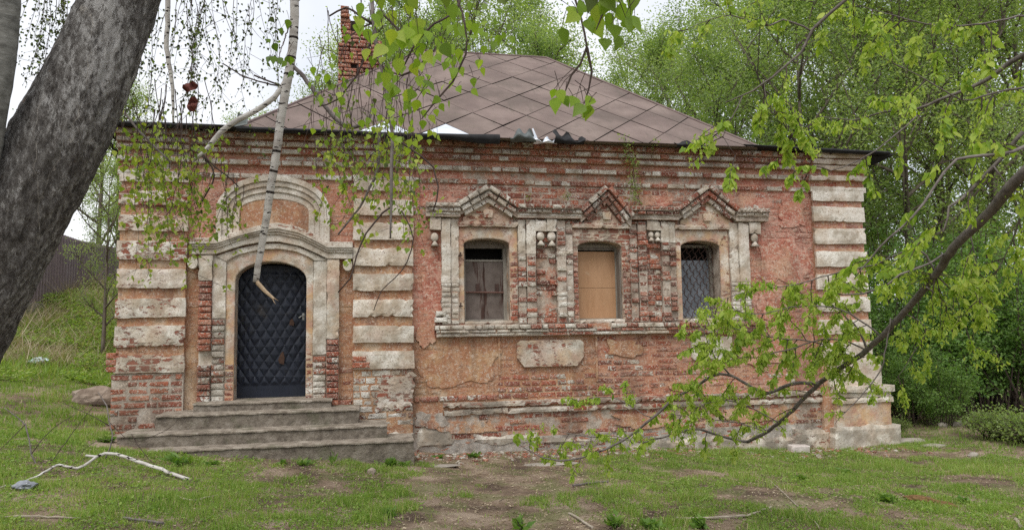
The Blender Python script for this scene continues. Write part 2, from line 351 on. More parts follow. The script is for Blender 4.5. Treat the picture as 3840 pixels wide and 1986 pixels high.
# cement patches on the footing
def worn_block(name, x0, x1, z0, z1, yf, yb, mat, parent, c=(.2, .1, .2), seed=0, wob=.005, bev=.006, res=.05, slope=0.0):
    rng = random.Random(seed); nx, nz = max(2, int((x1-x0)/res)), max(2, int((z1-z0)/res)); V = []; F = []
    ph = [rng.uniform(0, 6.3) for _ in range(8)]
    for j in range(nz+1):
        for i in range(nx+1):
            x, z = x0+(x1-x0)*i/nx, z0+(z1-z0)*j/nz; y = yf
            e = i in (0, nx) or j in (0, nz)
            if e and rng.random() < .07: k_ = rng.uniform(.008, .022); x += k_*(1 if i == 0 else (-1 if i == nx else 0)); z += k_*(1 if j == 0 else (-1 if j == nz else 0)); y += k_*.7
            if i in (0, nx): x += wob*(.7*math.sin(9*z+ph[0])+rng.gauss(0, .45))
            if j in (0, nz): z += wob*(.8*math.sin(5*x+ph[1])+.5*math.sin(13*x+ph[2])+rng.gauss(0, .4))
            y += (bev if e else 0)+.0022*math.sin(6*x+ph[3])*math.cos(7*z+ph[4])+rng.gauss(0, .0012)+slope*(j/nz)
            V.append((x, y, z))
    idx = lambda i, j: j*(nx+1)+i
    for j in range(nz):
        for i in range(nx): F.append((idx(i, j), idx(i+1, j), idx(i+1, j+1), idx(i, j+1)))
    ring = [idx(i, 0) for i in range(nx+1)]+[idx(nx, j) for j in range(1, nz+1)]+[idx(i, nz) for i in range(nx-1, -1, -1)]+[idx(0, j) for j in range(nz-1, 0, -1)]
    n0 = len(V)
    for r in ring: V.append((V[r][0], yb, V[r][2]))
    k = len(ring)
    for i in range(k): F.append((ring[(i+1) % k], ring[i], n0+i, n0+(i+1) % k))
    me = mesh(name, V, F, mat); o = link(name, me, parent); o.color = (*c, 1); return o

# rusticated pilasters
def pilaster(x0, x1, proj, blocks, chip, warm, grime, seed, base_z, colr):
    b = MB(); b.box(x0+.012, x1-.012, -proj, .05, -.36, 3.93, colr)
    p = b.build('pilaster', M_MORTAR, house)
    rng = random.Random(seed)
    for i, (zt, zb) in enumerate(blocks):
        worn_block('rustication_block', x0-rng.uniform(0, .012), x1+rng.uniform(0, .012), zb, zt, -proj-.045, -proj+.01, M_RENDER, p, (warm, chip[i] if isinstance(chip, list) else chip, grime), seed*31+i)
    return p
BL = [(3.93, 3.772), (3.64, 3.408), (3.297, 3.042), (2.925, 2.664), (2.548, 2.303), (2.174, 1.923), (1.794, 1.553), (1.433, 1.178)]
BLL = [(3.94, 3.826), (3.70, 3.497), (3.36, 3.141), (3.0, 2.744), (2.614, 2.354), (2.21, 1.952), (1.838, 1.56), (1.44, 1.206)]
pl1 = pilaster(-5.50, -4.62, .07, BLL, [.34, .46, .42, .44, .38, .42, .45, .44], .25, .3, 1, 1.1, (.15, .1, .85))
pl2 = pilaster(-2.355, -1.503, .07, BL, [.22, .12, .14, .10, .08, .04, .04, .14], .22, .25, 2, 1.05, (.08, .05, .95))
pl3 = pilaster(5.09, 6.03, .07, [(3.93, 3.762), (3.663, 3.417), (3.299, 3.044), (2.917, 2.66), (2.54, 2.29), (2.17, 1.92), (1.79, 1.55), (1.42, 1.17)], .03, .06, .1, 3, .7, (.35, .05, .85))
for (p, x0, x1, L, chips) in ((pl1, -5.49, -4.63, BLL, (.05, .3)), (pl2, -2.345, -1.51, BL, (0, .1)), (pl3, 5.1, 6.02, BL, (0, .05))):
    for i in range(len(L)-1):                            # brick courses showing in the grooves between the blocks
        brick_fill(x0, x1, L[i+1][0]+.004, L[i][1]-.004, -.073, 'brick', p, (.35, .7), chips, (.75, 1.0), seed=300+i+int(x0*7), jit=.002, course=.12)
rng = random.Random(5)
mbx = MB(); mbx.box(-5.53, -4.625, -.078, .0, .22, 1.195, (.3, .35, .05)); mbx.build('mortar_bed', M_MORTAR, pl1)
brick_fill(-5.55, -4.63, .26, 1.19, -.086, 'brick', pl1, (.25, .9), (.1, .45), (0, .08), seed=40, jit=.005, prio=2, gap=.020)
for z in (1.22, 1.312, 1.40): brick(-5.60, -5.47, z, z+.08, -.12, 'brick', pl1, rng.uniform(.3, .8), .1, 0, .12, 0, 3)
for z, wd in ((1.20, .25), (1.29, .20)): brick(-2.37, -2.37+wd, z, z+.08, -.135, 'brick', pl2, .68, .08, 0, .12, 0, 3)
brick_fill(-2.36, -1.50, .36, 1.165, -.078, 'brick', pl2, (.25, .7), (.45, .75), (.0, .3), seed=41, jit=.004, prio=.5)
worn_block('render_patch', -2.0, -1.51, .60, 1.1, -.090, -.07, M_RENDER, pl2, (.3, .46, .5), 77, wob=.045, res=.035)
brick_fill(-2.37, -1.50, .20, .36, -.06, 'brick', pl2, (.2, .55), (.0, .15), (0, .15), seed=42, jit=.01, prio=.5)
worn_block('footing_stone', -1.86, -1.52, .0, .27, -.14, -.02, M_RENDER, pl2, (.1, .1, .9), 78, wob=.02, bev=.04)
# right corner pedestal
worn_block('pedestal', 5.27, 6.27, .06, .44, -.16, .02, M_RENDER, pl3, (.95, .08, .3), 81, wob=.008, slope=0)
worn_block('pedestal_moulding', 5.26, 6.30, .44, .52, -.20, .02, M_RENDER, pl3, (.2, .12, .3), 82)
worn_block('pedestal_moulding', 5.25, 6.29, .53, .60, -.17, .02, M_RENDER, pl3, (.2, .1, .4), 83)
worn_block('pedestal_cap', 5.24, 6.32, .61, .71, -.22, .02, M_RENDER, pl3, (.2, .1, .3), 84)
worn_block('pedestal_shaft', 5.2, 6.16, .71, 1.17, -.13, .02, M_RENDER, pl3, (.3, .15, .35), 86)
worn_block('pedestal_base', 5.17, 6.37, -.36, .075, -.24, .02, M_RENDER, pl3, (.12, .12, .8), 85, wob=.012, bev=.02)
# plinth mouldings and footing
for (x0, x1, z0, z1, y, c, s_) in [(-1.07, .1, .585, .655, -.075, (.3, .42, 1.0), 90), (.1, 1.0, .582, .658, -.065, (.3, .5, 1.0), 190), (1.0, 2.0, .577, .65, -.06, (.3, .55, 1.0), 91), (2.0, 3.1, .58, .652, -.06, (.3, .55, .9), 191), (3.1, 5.24, .575, .652, -.07, (.3, .45, .9), 92),
                                 (-1.05, -.1, .475, .552, -.05, (.3, .4, 1.0), 93), (-.1, .9, .478, .55, -.055, (.3, .36, 1.0), 193), (.9, 3.0, .47, .545, -.05, (.3, .5, 1.0), 94), (3.0, 5.24, .462, .54, -.05, (.25, .42, .9), 95)]:
    worn_block('plinth_moulding', x0, x1, z0, z1, y, .02, M_RENDER, wall, c, s_, wob=.006)
for (x0, x1, z0, z1, y, s_) in [(-.62, .35, .05, .16, -.03, 96), (.4, 1.7, -.02, .07, -.035, 97), (2.2, 3.6, -.36, -.02, -.03, 98), (3.6, 4.6, -.36, -.06, -.06, 99), (4.55, 5.2, -.36, .02, -.08, 100), (-1.45, -.9, .0, .3, -.02, 101), (1.7, 2.3, -.36, -.1, -.05, 102)]:
    worn_block('cement_patch', x0, x1, z0, z1, y, .02, M_RENDER, wall, (.15, .38, 1.0), s_, wob=.03, bev=.02)

# cornice: projecting courses with a recessed course above each lip
cor = MB()
BK = [(-5.53, -4.60), (-2.375, -1.485), (5.06, 6.08)]
def brk(x): return .065 if any(a <= x <= b for a, b in BK) else 0
cuts = [XL-.04, -4.60, -2.375, -1.485, 5.06, XR+.05]
lips = [(3.915, 4.0, .045), (4.105, 4.19, .085), (4.268, 4.345, .125), (4.365, 4.445, .155), (4.462, 4.555, .19)]
for i in range(len(cuts)-1):
    a, b = cuts[i], cuts[i+1]; e = brk((a+b)/2); a2, b2 = (a-.0, b+.0)
    prev = .0
    for (z0, z1, pr), nz in zip(lips, [l[0] for l in lips[1:]]+[4.57]):
        cor.box(a2, b2, -(pr+e-.028), .05, z0+.004, z1, (.5, .1, .6)); cor.box(a2+.002, b2-.002, -(pr+e-.055 if pr < .2 else pr), .05, z1, nz+.003, (.5, .1, .75))
cornice = cor.build('cornice', M_MORTAR, house)
def wht(x, z, r):
    if x > 5.05: return r.uniform(.92, 1.0)
    if -1.4 < x < 5.05 and z < 4.44: return r.choice([r.uniform(.25, .45), r.uniform(.5, .7), r.uniform(.75, .95)])
    if x < -1.48: return r.choice([r.uniform(.42, .6), r.uniform(.6, .8), r.uniform(.8, 1.0), r.uniform(.8, 1.0)])
    return r.choice([r.uniform(.1, .4), r.uniform(.45, .7), r.uniform(.7, .95)]) if z < 4.44 else r.uniform(.15, .6)
rr = random.Random(17)
for i in range(len(cuts)-1):
    a, b = cuts[i], cuts[i+1]; e = brk((a+b)/2); clean = a > 5
    for li, (z0, z1, pr) in enumerate(lips):
        if clean:
            worn_block('cornice_moulding', a, b, z0, z1, -(pr+e), -.02, M_RENDER, cornice, (.1, .04, .12), 500+li); continue
        top = li == 4
        brick_fill(a, b, z0, z1, -(pr+e), 'cornice_brick', cornice, (.3, .75), wht, (0, .2), L=.19 if (top and a > -1.6) else .29, course=z1-z0, seed=520+10*i+li, jit=.007 if li > 2 else .004, drop=.06 if top else .0, gap=.016 if top else .009, depth=.16, prio=1)
    for li in range(2):
        z0, z1 = lips[li][1], lips[li+1][0]
        brick_fill(a, b, z0, z1, -(lips[li][2]+e-.052), 'cornice_brick', cornice, (.35, .75), (.1, .4) if a > -1.6 else (.40, .68), (.4, .85), course=z1-z0, seed=600+10*i+li, jit=.003)
# ------------------------------------------------------------------ window surrounds
def path_band(name, A, B, yf, yb, mat, parent, c, bev=.006, seed=0):
    """solid band between two matching polylines A (outer) and B (inner) in XZ"""
    rng = random.Random(seed); V = []; F = []; n = len(A)
    for (a, b) in zip(A, B):
        j = rng.gauss(0, .002)
        V += [(a[0], yb, a[1]), (a[0], yf+bev+j, a[1]), (a[0]*.92+b[0]*.08, yf+j, a[1]*.92+b[1]*.08), (a[0]*.08+b[0]*.92, yf+j, a[1]*.08+b[1]*.92), (b[0], yf+bev+j, b[1]), (b[0], yb, b[1])]
    for i in range(n-1):
        for k in range(5): F.append((i*6+k, i*6+k+1, i*6+6+k+1, i*6+6+k))
    F.append((0, 1, 2, 3, 4, 5)); e = (n-1)*6; F.append((e+5, e+4, e+3, e+2, e+1, e))
    o = link(name, mesh(name, V, F, mat), parent); o.color = (*c, 1); return o
def lathe_z(mb, x, y, prof, n=12, t=(.1, .1, .1)):
    base = len(mb.v)
    for z, r in prof:
        for k in range(n):
            a = 2*math.pi*k/n; mb.v.append((x+r*math.cos(a), y+r*math.sin(a)*.8, z))
    for i in range(len(prof)-1):
        for k in range(n):
            a, b = base+i*n+k, base+i*n+(k+1) % n; mb.f.append((a, b, b+n, a+n)); mb.c.append(t)
def boss(x, z, r, parent, c, kind='ball', seed=0):
    """white bulb with a little stepped drop below it, hanging under a bracket"""
    rg = random.Random(seed); m = MB()
    lathe_z(m, x, -.05, [(z-r*1.15, r*.3), (z-r*.95, r*.72), (z-r*.4, r*1.02), (z+r*.3, r*.98), (z+r*.8, r*.7), (z+r*1.05, r*.35)], 12, c)
    if kind == 'drop':
        z2 = z-r*1.15; n = len(m.v)
        m.v += [(x-r*.95, -.11, z2-r*1.2), (x+r*.95, -.11, z2-r*1.2), (x+r*.95, .0, z2-r*1.2), (x-r*.95, .0, z2-r*1.2), (x-.01, -.08, z2-.0), (x+.01, -.08, z2-.0), (x+.01, 0, z2), (x-.01, 0, z2)]
        for f in ((0, 1, 5, 4), (1, 2, 6, 5), (2, 3, 7, 6), (3, 0, 4, 7), (3, 2, 1, 0), (4, 5, 6, 7)): m.f.append(tuple(n+i for i in f)); m.c.append(c)
    return m.build('bracket_boss', M_RENDER_M, parent, True)
def raking(p0, p1, th, nb, yf, parent, white, tone, rng, name='pediment_brick', depth=.12, wash=.1):
    dx, dz = p1[0]-p0[0], p1[1]-p0[1]; L = math.hypot(dx, dz); ang = math.atan2(dz, dx)
    for k in range(nb):
        t = (k+.5)/nb; cx, cz = p0[0]+dx*t, p0[1]+dz*t; wd = L/nb-.010
        BR.append(dict(x=cx, z=cz, w=wd, h=th-.008, yf=yf+rng.gauss(0, .004), d=depth, c=(rng.uniform(*tone), rng.uniform(*white), wash, 1.0), n=name, p=parent, r=ang+rng.gauss(0, .012), k=5))
#        frame x0,x1   pediment L apex R                       white levels   columns (left, right) as x-ranges outer->inner
SUR = [dict(f=(-.835, .085), ped=((-.80, 3.545), (-.37, 3.80), (.07, 3.52)), white=(.45, .85), cl=[(-1.08, -.945), (-.94, -.82)], cr=[(.215, .36), (.09, .21)], wl=(.8, 1.0), wr=(.3, .8), lab='first'),
       dict(f=(.955, 1.90), ped=((1.10, 3.475), (1.51, 3.845), (1.87, 3.41)), white=(.2, .55), cl=[(.69, .835), (.84, .955)], cr=[(2.01, 2.15), (1.885, 2.005)], wl=(.3, .8), wr=(.1, .45), lab='second'),
       dict(f=(2.66, 3.575), ped=((2.70, 3.53), (3.20, 3.89), (3.67, 3.54)), white=(.2, .7), cl=[(2.40, 2.53), (2.535, 2.65)], cr=[(3.735, 3.91), (3.585, 3.73)], wl=(.15, .55), wr=(.75, 1.0), lab='third')]
surs = []
for wi, (S, o) in enumerate(zip(SUR, WIN)):
    rg = random.Random(700+wi); x0, x1, z0, zsp, ztp = o; f0, f1 = S['f']
    # flat architrave round the arched opening
    A = [(f0, z0-.02), (f0, zsp)]+[(f0+(f1-f0)*i/14, 3.245) for i in range(15)]+[(f1, zsp), (f1, z0-.02)]
    B = [(x0-.002, z0-.02), (x0-.002, zsp)]+arc(x0-.002, x1+.002, zsp, ztp)+[(x1+.002, zsp), (x1+.002, z0-.02)]
    warm = (.9, .36, .35) if wi != 1 else (.6, .52, .6)
    sur = path_band('window_surround', A, B, -.016, .01, M_RENDER, house, warm, seed=wi); surs.append(sur)
    sur['label'] = 'brick surround of the %s window from the door' % S['lab']
    # lintel strip, tympanum
    worn_block('lintel', f0-.01, f1+.01, 3.262, 3.345, -.075, .01, M_RENDER, sur, (.55, .46, .4), 710+wi)
    tri = MB(); (lx, lz), (ax, az), (rx, rz) = S['ped']
    tri.prism([(lx+.05, 3.335), (rx-.05, 3.335), (rx-.05, 3.40), (ax, az-.12), (lx+.05, 3.40)], -.045, .01, (.85, .42, .45)); tri.build('tympanum', M_RENDER_M, sur)
    bb = MB(); bb.prism([(ax-.06, 3.40), (ax+.06, 3.40), (ax+.075, 3.50), (ax+.045, 3.525), (ax-.045, 3.525), (ax-.075, 3.50)], -.085, -.03, (.6, .35, .2)); bb.build('tympanum_boss', M_RENDER_M, sur)
    # raking courses of the gable, three deep
    for li, (off, th, yf) in enumerate([(-.115, .075, -.12), (-.035, .08, -.165), (.05, .085, -.205)]):
        for (p, q) in (((lx, lz), (ax, az)), ((rx, rz), (ax, az))):
            dx, dz = q[0]-p[0], q[1]-p[1]; L = math.hypot(dx, dz); nx, nz = (-dz/L, dx/L) if dx > 0 else (dz/L, -dx/L)
            e = .03 if dx > 0 else -.03
            P = (p[0]+nx*off, p[1]+nz*off); Q = (q[0]+nx*off*.6, q[1]+abs(nz)*off*1.2)
            if dx > 0: raking(P, Q, th, 3, yf, sur, S['white'], (.2, .7), rg)
            else: raking(Q, P, th, 3, yf, sur, S['white'], (.2, .7), rg)
    # engaged columns of stacked bricks
    for side, W in (('cl', S['wl']), ('cr', S['wr'])):
        for ci, (a, b) in enumerate(S[side]):
            z = 1.80; top = 3.37; plast = (wi == 0 and side == 'cl') or (wi == 2 and side == 'cr')
            pz = 2.42 if plast else (2.85 if (wi == 0 and side == 'cr') else 3.05)
            if plast or (wi == 0 and side == 'cr') or (wi == 2 and side == 'cl'):
                worn_block('column_render', a, b, pz, 3.375, -.085 if ci == 0 else -.055, .01, M_RENDER, sur, (.12, .10 if plast else .3, .25), 730+wi*8+ci+(4 if side == 'cr' else 0)); top = pz
            while z < top-.03:
                h = rg.uniform(.072, .086); h = min(h, top-z); bul = rg.uniform(-.016, .010)
                if not plast and rg.random() < .05: z += h; continue
                brick(a-bul, b+bul, z+.005, z+h-.005, (-.088 if ci == 0 else -.058)+rg.gauss(0, .004 if plast else .016), 'column_brick', sur, rg.uniform(.12, .7) if wi else rg.uniform(.3, .8), rg.uniform(*W), rg.uniform(0, .2), .12, rg.gauss(0, .01 if plast else .03), 2)
                z += h
    bk = MB()
    for side in ('cl', 'cr'):
        for ci, (a, b) in enumerate(S[side]): bk.box(a+.004, b-.004, -(.074 if ci == 0 else .045), .0, 1.80, 3.37, (.5, .25, .25))
    bk.prism([(lx-.02, lz-.13), (ax, az-.13), (ax, az+.05), (lx-.05, lz+.05)][::1], -.105, .0, (.5, .2, .3)); bk.prism([(rx+.02, rz-.13), (rx+.05, rz+.05), (ax, az+.05), (ax, az-.13)], -.105, .0, (.5, .2, .3))
    bk.build('mortar_backing', M_MORTAR, sur)
    # left and right strips of exposed jamb brick
    for (a, b) in ((f0, x0), (x1, f1)):
        if wi == 1 or (wi == 0 and a > -.5): brick_fill(a+.004, b-.004, 1.84, 2.9, -.026, 'brick', sur, (.2, .65), (.1, .4), (.2, .6), L=.16, course=.083, seed=760+wi*3+int(a*5), jit=.006)
# horizontal hood courses between the gables
rg = random.Random(44)
for (a, b) in [(-1.31, -.80), (.075, 1.09), (1.88, 2.69), (3.68, 4.25)]:
    par = surs[0] if a < .5 else (surs[1] if a < 2 else surs[2]); W = (.7, 1.0) if a < -1 else ((.25, .7) if a < 1 else ((.1, .55) if a < 3 else (.5, .9)))
    hb = MB(); hb.box(a, b, -.125, .0, 3.40, 3.47, (.5, .2, .2)); hb.box(a, b, -.15, .0, 3.47, 3.535, (.5, .2, .2)); hb.box(a+.002, b-.002, -.195, .0, 3.535, 3.60, (.5, .2, .2)); hb.build('mortar_backing', M_MORTAR, par)
    for li, (z0, z1, yf, L, ee) in enumerate([(3.535, 3.605, -.215, .125, .0), (3.47, 3.535, -.17, .15, .03), (3.42, 3.468, -.135, .3, .05), (3.385, 3.42, -.11, .34, .06)]):
        aa, b_ = a+(ee if a < -1 else 0), b-(ee if b > 4 else 0)
        brick_fill(aa, b_, z0, z1, yf, 'hood_brick', par, (.15, .65), W if li != 2 else (.5, .9), (0, .2), L=L, course=z1-z0, seed=800+li+int(a*10), jit=.006, gap=.013, depth=.16, prio=1)
for (x, z, r, k, p) in [(-1.18, 3.10, .058, 'drop', 0), (.44, 3.13, .062, 'drop', 0), (.615, 3.13, .066, 'drop', 1), (2.235, 3.17, .045, 'drop', 1), (2.345, 3.17, .045, 'drop', 2), (4.02, 3.14, .062, 'drop', 2)]:
    boss(x, z, r, surs[p], (.12, .16, .3), k)
for (a, b, p) in [(-1.25, -1.09, 0), (.36, .53, 0), (.54, .69, 1), (2.16, 2.40, 1), (3.92, 4.12, 2)]:
    worn_block('bracket', a, b, 3.20+(.04 if p == 1 and a > 2 else 0), 3.385, -.10, .01, M_RENDER, surs[p], (.15, .2, .4), 850+int(a*10))
# sill: a row of headers over a stepped moulding
rg = random.Random(9)
sil = MB(); sil.box(-1.16, 4.14, -.09, .02, 1.615, 1.79, (.3, .1, .4)); sill = sil.build('sill_course', M_MORTAR, house)
wsl = lambda x, z, r: r.uniform(.65, 1.0) if x < .15 else (r.uniform(.2, .85) if x < 2.3 else r.uniform(.1, .6))
brick_fill(-1.19, 4.18, 1.712, 1.79, -.135, 'sill_brick', sill, (.3, .75), wsl, (0, .15), L=.18, course=.08, seed=21, jit=.009, gap=.012, drop=.03, prio=2)
brick_fill(-1.17, 4.16, 1.668, 1.712, -.118, 'sill_brick', sill, (.3, .7), wsl, (0, .2), L=.4, course=.05, seed=22, jit=.006, gap=.008)
brick_fill(-1.14, 4.12, 1.615, 1.668, -.10, 'sill_brick', sill, (.3, .7), wsl, (0, .2), L=.42, course=.055, seed=23, jit=.006, gap=.008)
for (x0, x1) in ((-.74, -.03), (1.05, 1.76), (2.75, 3.43)):
    worn_block('sill_slab', x0, x1, 1.79, 1.845, -.07, .3, M_RENDER, sill, (.2, .35, .5), int(x0*50), wob=.008)
# small white brackets left of the first window, lower end
for k, (x0, x1, z0, z1) in enumerate([(-1.17, -1.02, 1.92, 2.0), (-1.19, -1.0, 1.83, 1.91)]): brick(x0, x1, z0, z1, -.12, 'sill_brick', sill, .5, .95, 0, .14, 0, 4)
# sunk panels and the chamfered plaques under the windows
def plaque(x0, x1, z0, z1, c, seed, ch=.11, y=-.055):
    m = MB(); P = [(x0+ch, z0), (x1-ch, z0), (x1, z0+ch*1.25), (x1, z1-ch*.4), (x1-ch*.5, z1), (x0+ch*.5, z1), (x0, z1-ch*.4), (x0, z0+ch*1.25)]
    m.prism(P, y, .01, c); return m.build('plaque', M_RENDER_M, wall)
plaque(.045, 1.085, 1.15, 1.545, (.6, .42, .35), 1)
plaque(2.86, 3.55, 1.19, 1.55, (.05, .05, .35), 2, ch=.03)
def coat(x, z, rx, rz, seed, c, yf=-.015, mat=None, sq=.55):
    rg = random.Random(seed); n = 46; ph = [rg.uniform(0, 6.28) for _ in range(6)]; P = []
    for k in range(n):
        a = 2*math.pi*k/n; r = 1+.16*math.sin(2*a+ph[0])+.11*math.sin(5*a+ph[1])+.07*math.sin(9*a+ph[2])+rg.gauss(0, .035)
        cx, sz = math.cos(a), math.sin(a); P.append((x+rx*r*math.copysign(abs(cx)**sq, cx), z+rz*r*math.copysign(abs(sz)**sq, sz)))
    m = MB(); m.prism(P, yf, .0, c); m.build('plaster_patch', mat or M_MORTAR, wall)
for (x, z, rx, rz, s_, c) in [(-.80, 1.18, .50, .30, 1, (.05, 0, 1.0)), (-1.2, 2.3, .16, .5, 2, (1, 0, 1.0)), (-1.15, 3.66, .24, .14, 3, (1, .1, 1.0)), (4.55, 2.75, .38, .42, 4, (1, 0, 1.0)), (4.35, 2.05, .30, .22, 5, (.9, .1, 1.0)), (4.75, 3.55, .26, .20, 6, (1, 0, 1.0)), (2.35, 3.72, .24, .10, 7, (1, .2, 1.0)), (4.3, 1.25, .45, .20, 8, (.75, 0, 1.0)),
                              (1.75, 1.4, .26, .13, 9, (.1, .1, 1.0)), (2.0, .28, .42, .10, 10, (.2, .4, .8)), (-.75, .30, .40, .09, 11, (.1, .5, .6)), (3.9, .30, .5, .10, 12, (.3, .2, 1.0)), (2.75, .80, .22, .10, 13, (.15, .3, .6)), (-1.30, 1.68, .12, .20, 14, (.6, 0, 1.0)), (4.85, 1.0, .20, .30, 15, (.9, 0, 1.0)), (-1.25, .42, .2, .12, 16, (.2, .7, .4))]:
    coat(x, z, rx, rz, s_, c, -.0135-.0011*s_)
fr = MB()
for (x0, x1, z0, z1) in [(-.235, -.205, 1.04, 1.60), (1.285, 1.315, .90, 1.60)]: fr.box(x0, x1, -.02, .01, z0, z1, (.1, .1, .9))
fr.build('panel_edge', M_MORTAR, wall)

# ------------------------------------------------------------------ door surround
ds_ = MB(); ds_.box(-4.45, -4.1, -.02, .02, .45, 2.80, (.3, .2, .3)); ds_.box(-2.93, -2.56, -.02, .02, .45, 2.80, (.3, .2, .3))
dsur = ds_.build('door_surround', M_RENDER_M, house); dsur['label'] = 'whitewashed arched door surround with stepped hood'
def interp_path(K, n=40):
    xs_ = np.linspace(K[0][0], K[-1][0], n); return list(zip(xs_.tolist(), np.interp(xs_, [k[0] for k in K], [k[1] for k in K]).tolist()))
T_ = [(-4.58, 2.985), (-4.225, 2.99), (-3.91, 3.10), (-3.6, 3.19), (-3.41, 3.215), (-3.15, 3.165), (-2.90, 3.045), (-2.73, 2.945), (-2.37, 2.945)]
C_ = [(-4.56, 2.893), (-4.237, 2.893), (-3.92, 3.018), (-3.66, 3.088), (-3.41, 3.108), (-3.09, 3.042), (-2.72, 2.85), (-2.37, 2.85)]
Cb = [(-4.56, 2.813), (-4.237, 2.815), (-3.905, 2.935), (-3.66, 2.985), (-3.41, 2.998), (-3.09, 2.93), (-2.72, 2.757), (-2.37, 2.757)]
tp, cc, cb = interp_path(T_, 44), interp_path(C_, 44), interp_path(Cb, 44)
lerp = lambda A, B, t: [(a[0]*(1-t)+b[0]*t, a[1]*(1-t)+b[1]*t) for a, b in zip(A, B)]
path_band('hood_weathering', [(x, z+.065) for x, z in tp], tp, -.10, .01, M_RENDER, dsur, (.2, .42, .4), seed=1)
path_band('hood_moulding', tp, lerp(tp, cc, .33), -.185, .01, M_RENDER, dsur, (.15, .2, .4), seed=2)
path_band('hood_moulding', lerp(tp, cc, .33), lerp(tp, cc, .66), -.165, .01, M_RENDER, dsur, (.15, .15, .4), seed=3)
path_band('hood_moulding', lerp(tp, cc, .66), cc, -.142, .01, M_RENDER, dsur, (.15, .1, .4), seed=4)
path_band('hood_moulding', cc, lerp(cc, cb, .92), -.115, .01, M_RENDER, dsur, (.2, .06, .25), seed=5)
# archivolt: flat white band over the ochre arch face
A = interp_path([(-4.235, 2.80), (-3.95, 2.905), (-3.66, 2.972), (-3.41, 2.985), (-3.16, 2.945), (-2.90, 2.84), (-2.735, 2.745)], 30)
B = interp_path([(-4.105, 2.725), (-3.95, 2.818), (-3.66, 2.893), (-3.41, 2.906), (-3.16, 2.868), (-3.0, 2.80), (-2.915, 2.745)], 30)
path_band('archivolt', A, B, -.07, .01, M_RENDER, dsur, (.15, .05, .3), seed=6)
A = [(-4.10, .5), (-4.10, 2.0), (-4.10, 2.45)]+interp_path([(-4.10, 2.74), (-3.95, 2.83), (-3.66, 2.90), (-3.41, 2.912), (-3.16, 2.875), (-3.0, 2.805), (-2.92, 2.75)], 15)+[(-2.92, 2.45), (-2.92, 2.0), (-2.92, .5)]
B = [(-3.985, .5), (-3.985, 2.0), (-3.985, 2.45)]+arc(-3.985, -3.015, 2.46, 2.73, 14)+[(-3.015, 2.45), (-3.015, 2.0), (-3.015, .5)]
path_band('arch_face', A, B, -.03, .01, M_RENDER, dsur, (.95, .16, .3), seed=7)
worn_block('pier_render', -4.283, -4.108, 1.93, 2.82, -.055, .01, M_RENDER, dsur, (.1, .05, .35), 61)
worn_block('capital', -4.46, -4.283, 2.46, 2.815, -.10, .01, M_RENDER, dsur, (.2, .12, .3), 62)
worn_block('pier_render', -2.918, -2.735, 1.40, 2.77, -.055, .01, M_RENDER, dsur, (.08, .06, .3), 63)
worn_block('capital', -2.73, -2.56, 1.62, 2.76, -.10, .01, M_RENDER, dsur, (.45, .12, .25), 64)
rg = random.Random(70)
for (a, b, top, yf, W) in [(-4.455, -4.285, 2.45, -.10, (.05, .55)), (-4.28, -4.11, 1.92, -.055, (.35, .9)), (-2.915, -2.74, 1.39, -.055, (.25, .7)), (-2.728, -2.562, 1.61, -.10, (.05, .5)), (-3.01, -2.925, 1.45, -.038, (.2, .6)), (-4.10, -3.99, 1.30, -.038, (.2, .6))]:
    z = .42
    while z < top-.03:
        h = min(rg.uniform(.08, .094), top-z)
        if a < -4.4 and 1.28 < z < 1.42: z += h; continue           # the brick that has fallen out
        brick(a+rg.uniform(-.004, .004), b+rg.uniform(-.004, .004), z+.005, z+h-.005, yf+rg.gauss(0, .006), 'column_brick', dsur, rg.uniform(.25, .82), rg.uniform(*W), rg.uniform(0, .2), .12, rg.gauss(0, .01), 2.5); z += h
for x, z in ((-4.535, 2.70), (-2.44, 2.672)):
    m = MB(); n = 14; P = [(x+.066*math.cos(2*math.pi*k/n), z+.085*math.sin(2*math.pi*k/n)) for k in range(n)]
    m.prism(P, -.13, .0, (.1, .06, .3)); m.build('hood_boss', M_RENDER_M, dsur, False)
# blind lunette of stepped rings above the hood
def ell(a, b, cx=-3.47, zs_=3.45, n=26): return [(cx-a, 3.0)]+[(cx-a*math.cos(math.pi*i/n), zs_+b*math.sin(math.pi*i/n)) for i in range(n+1)]+[(cx+a, 3.0)]
rings = [(.775, .515), (.70, .43), (.635, .355), (.565, .275), (.475, .18)]
for i, yf in enumerate((-.105, -.078, -.05, -.024)):
    path_band('lunette_ring', ell(*rings[i]), ell(*rings[i+1]), yf, .01, M_RENDER, dsur, (.12, .07, .35 if i else .2), seed=80+i)
lp = MB(); lp.prism(list(reversed([(x, max(z, 3.1)) for x, z in ell(.485, .19)])), -.012, .0, (.15, .05, .93)); lp.build('lunette_panel', M_MORTAR, dsur)

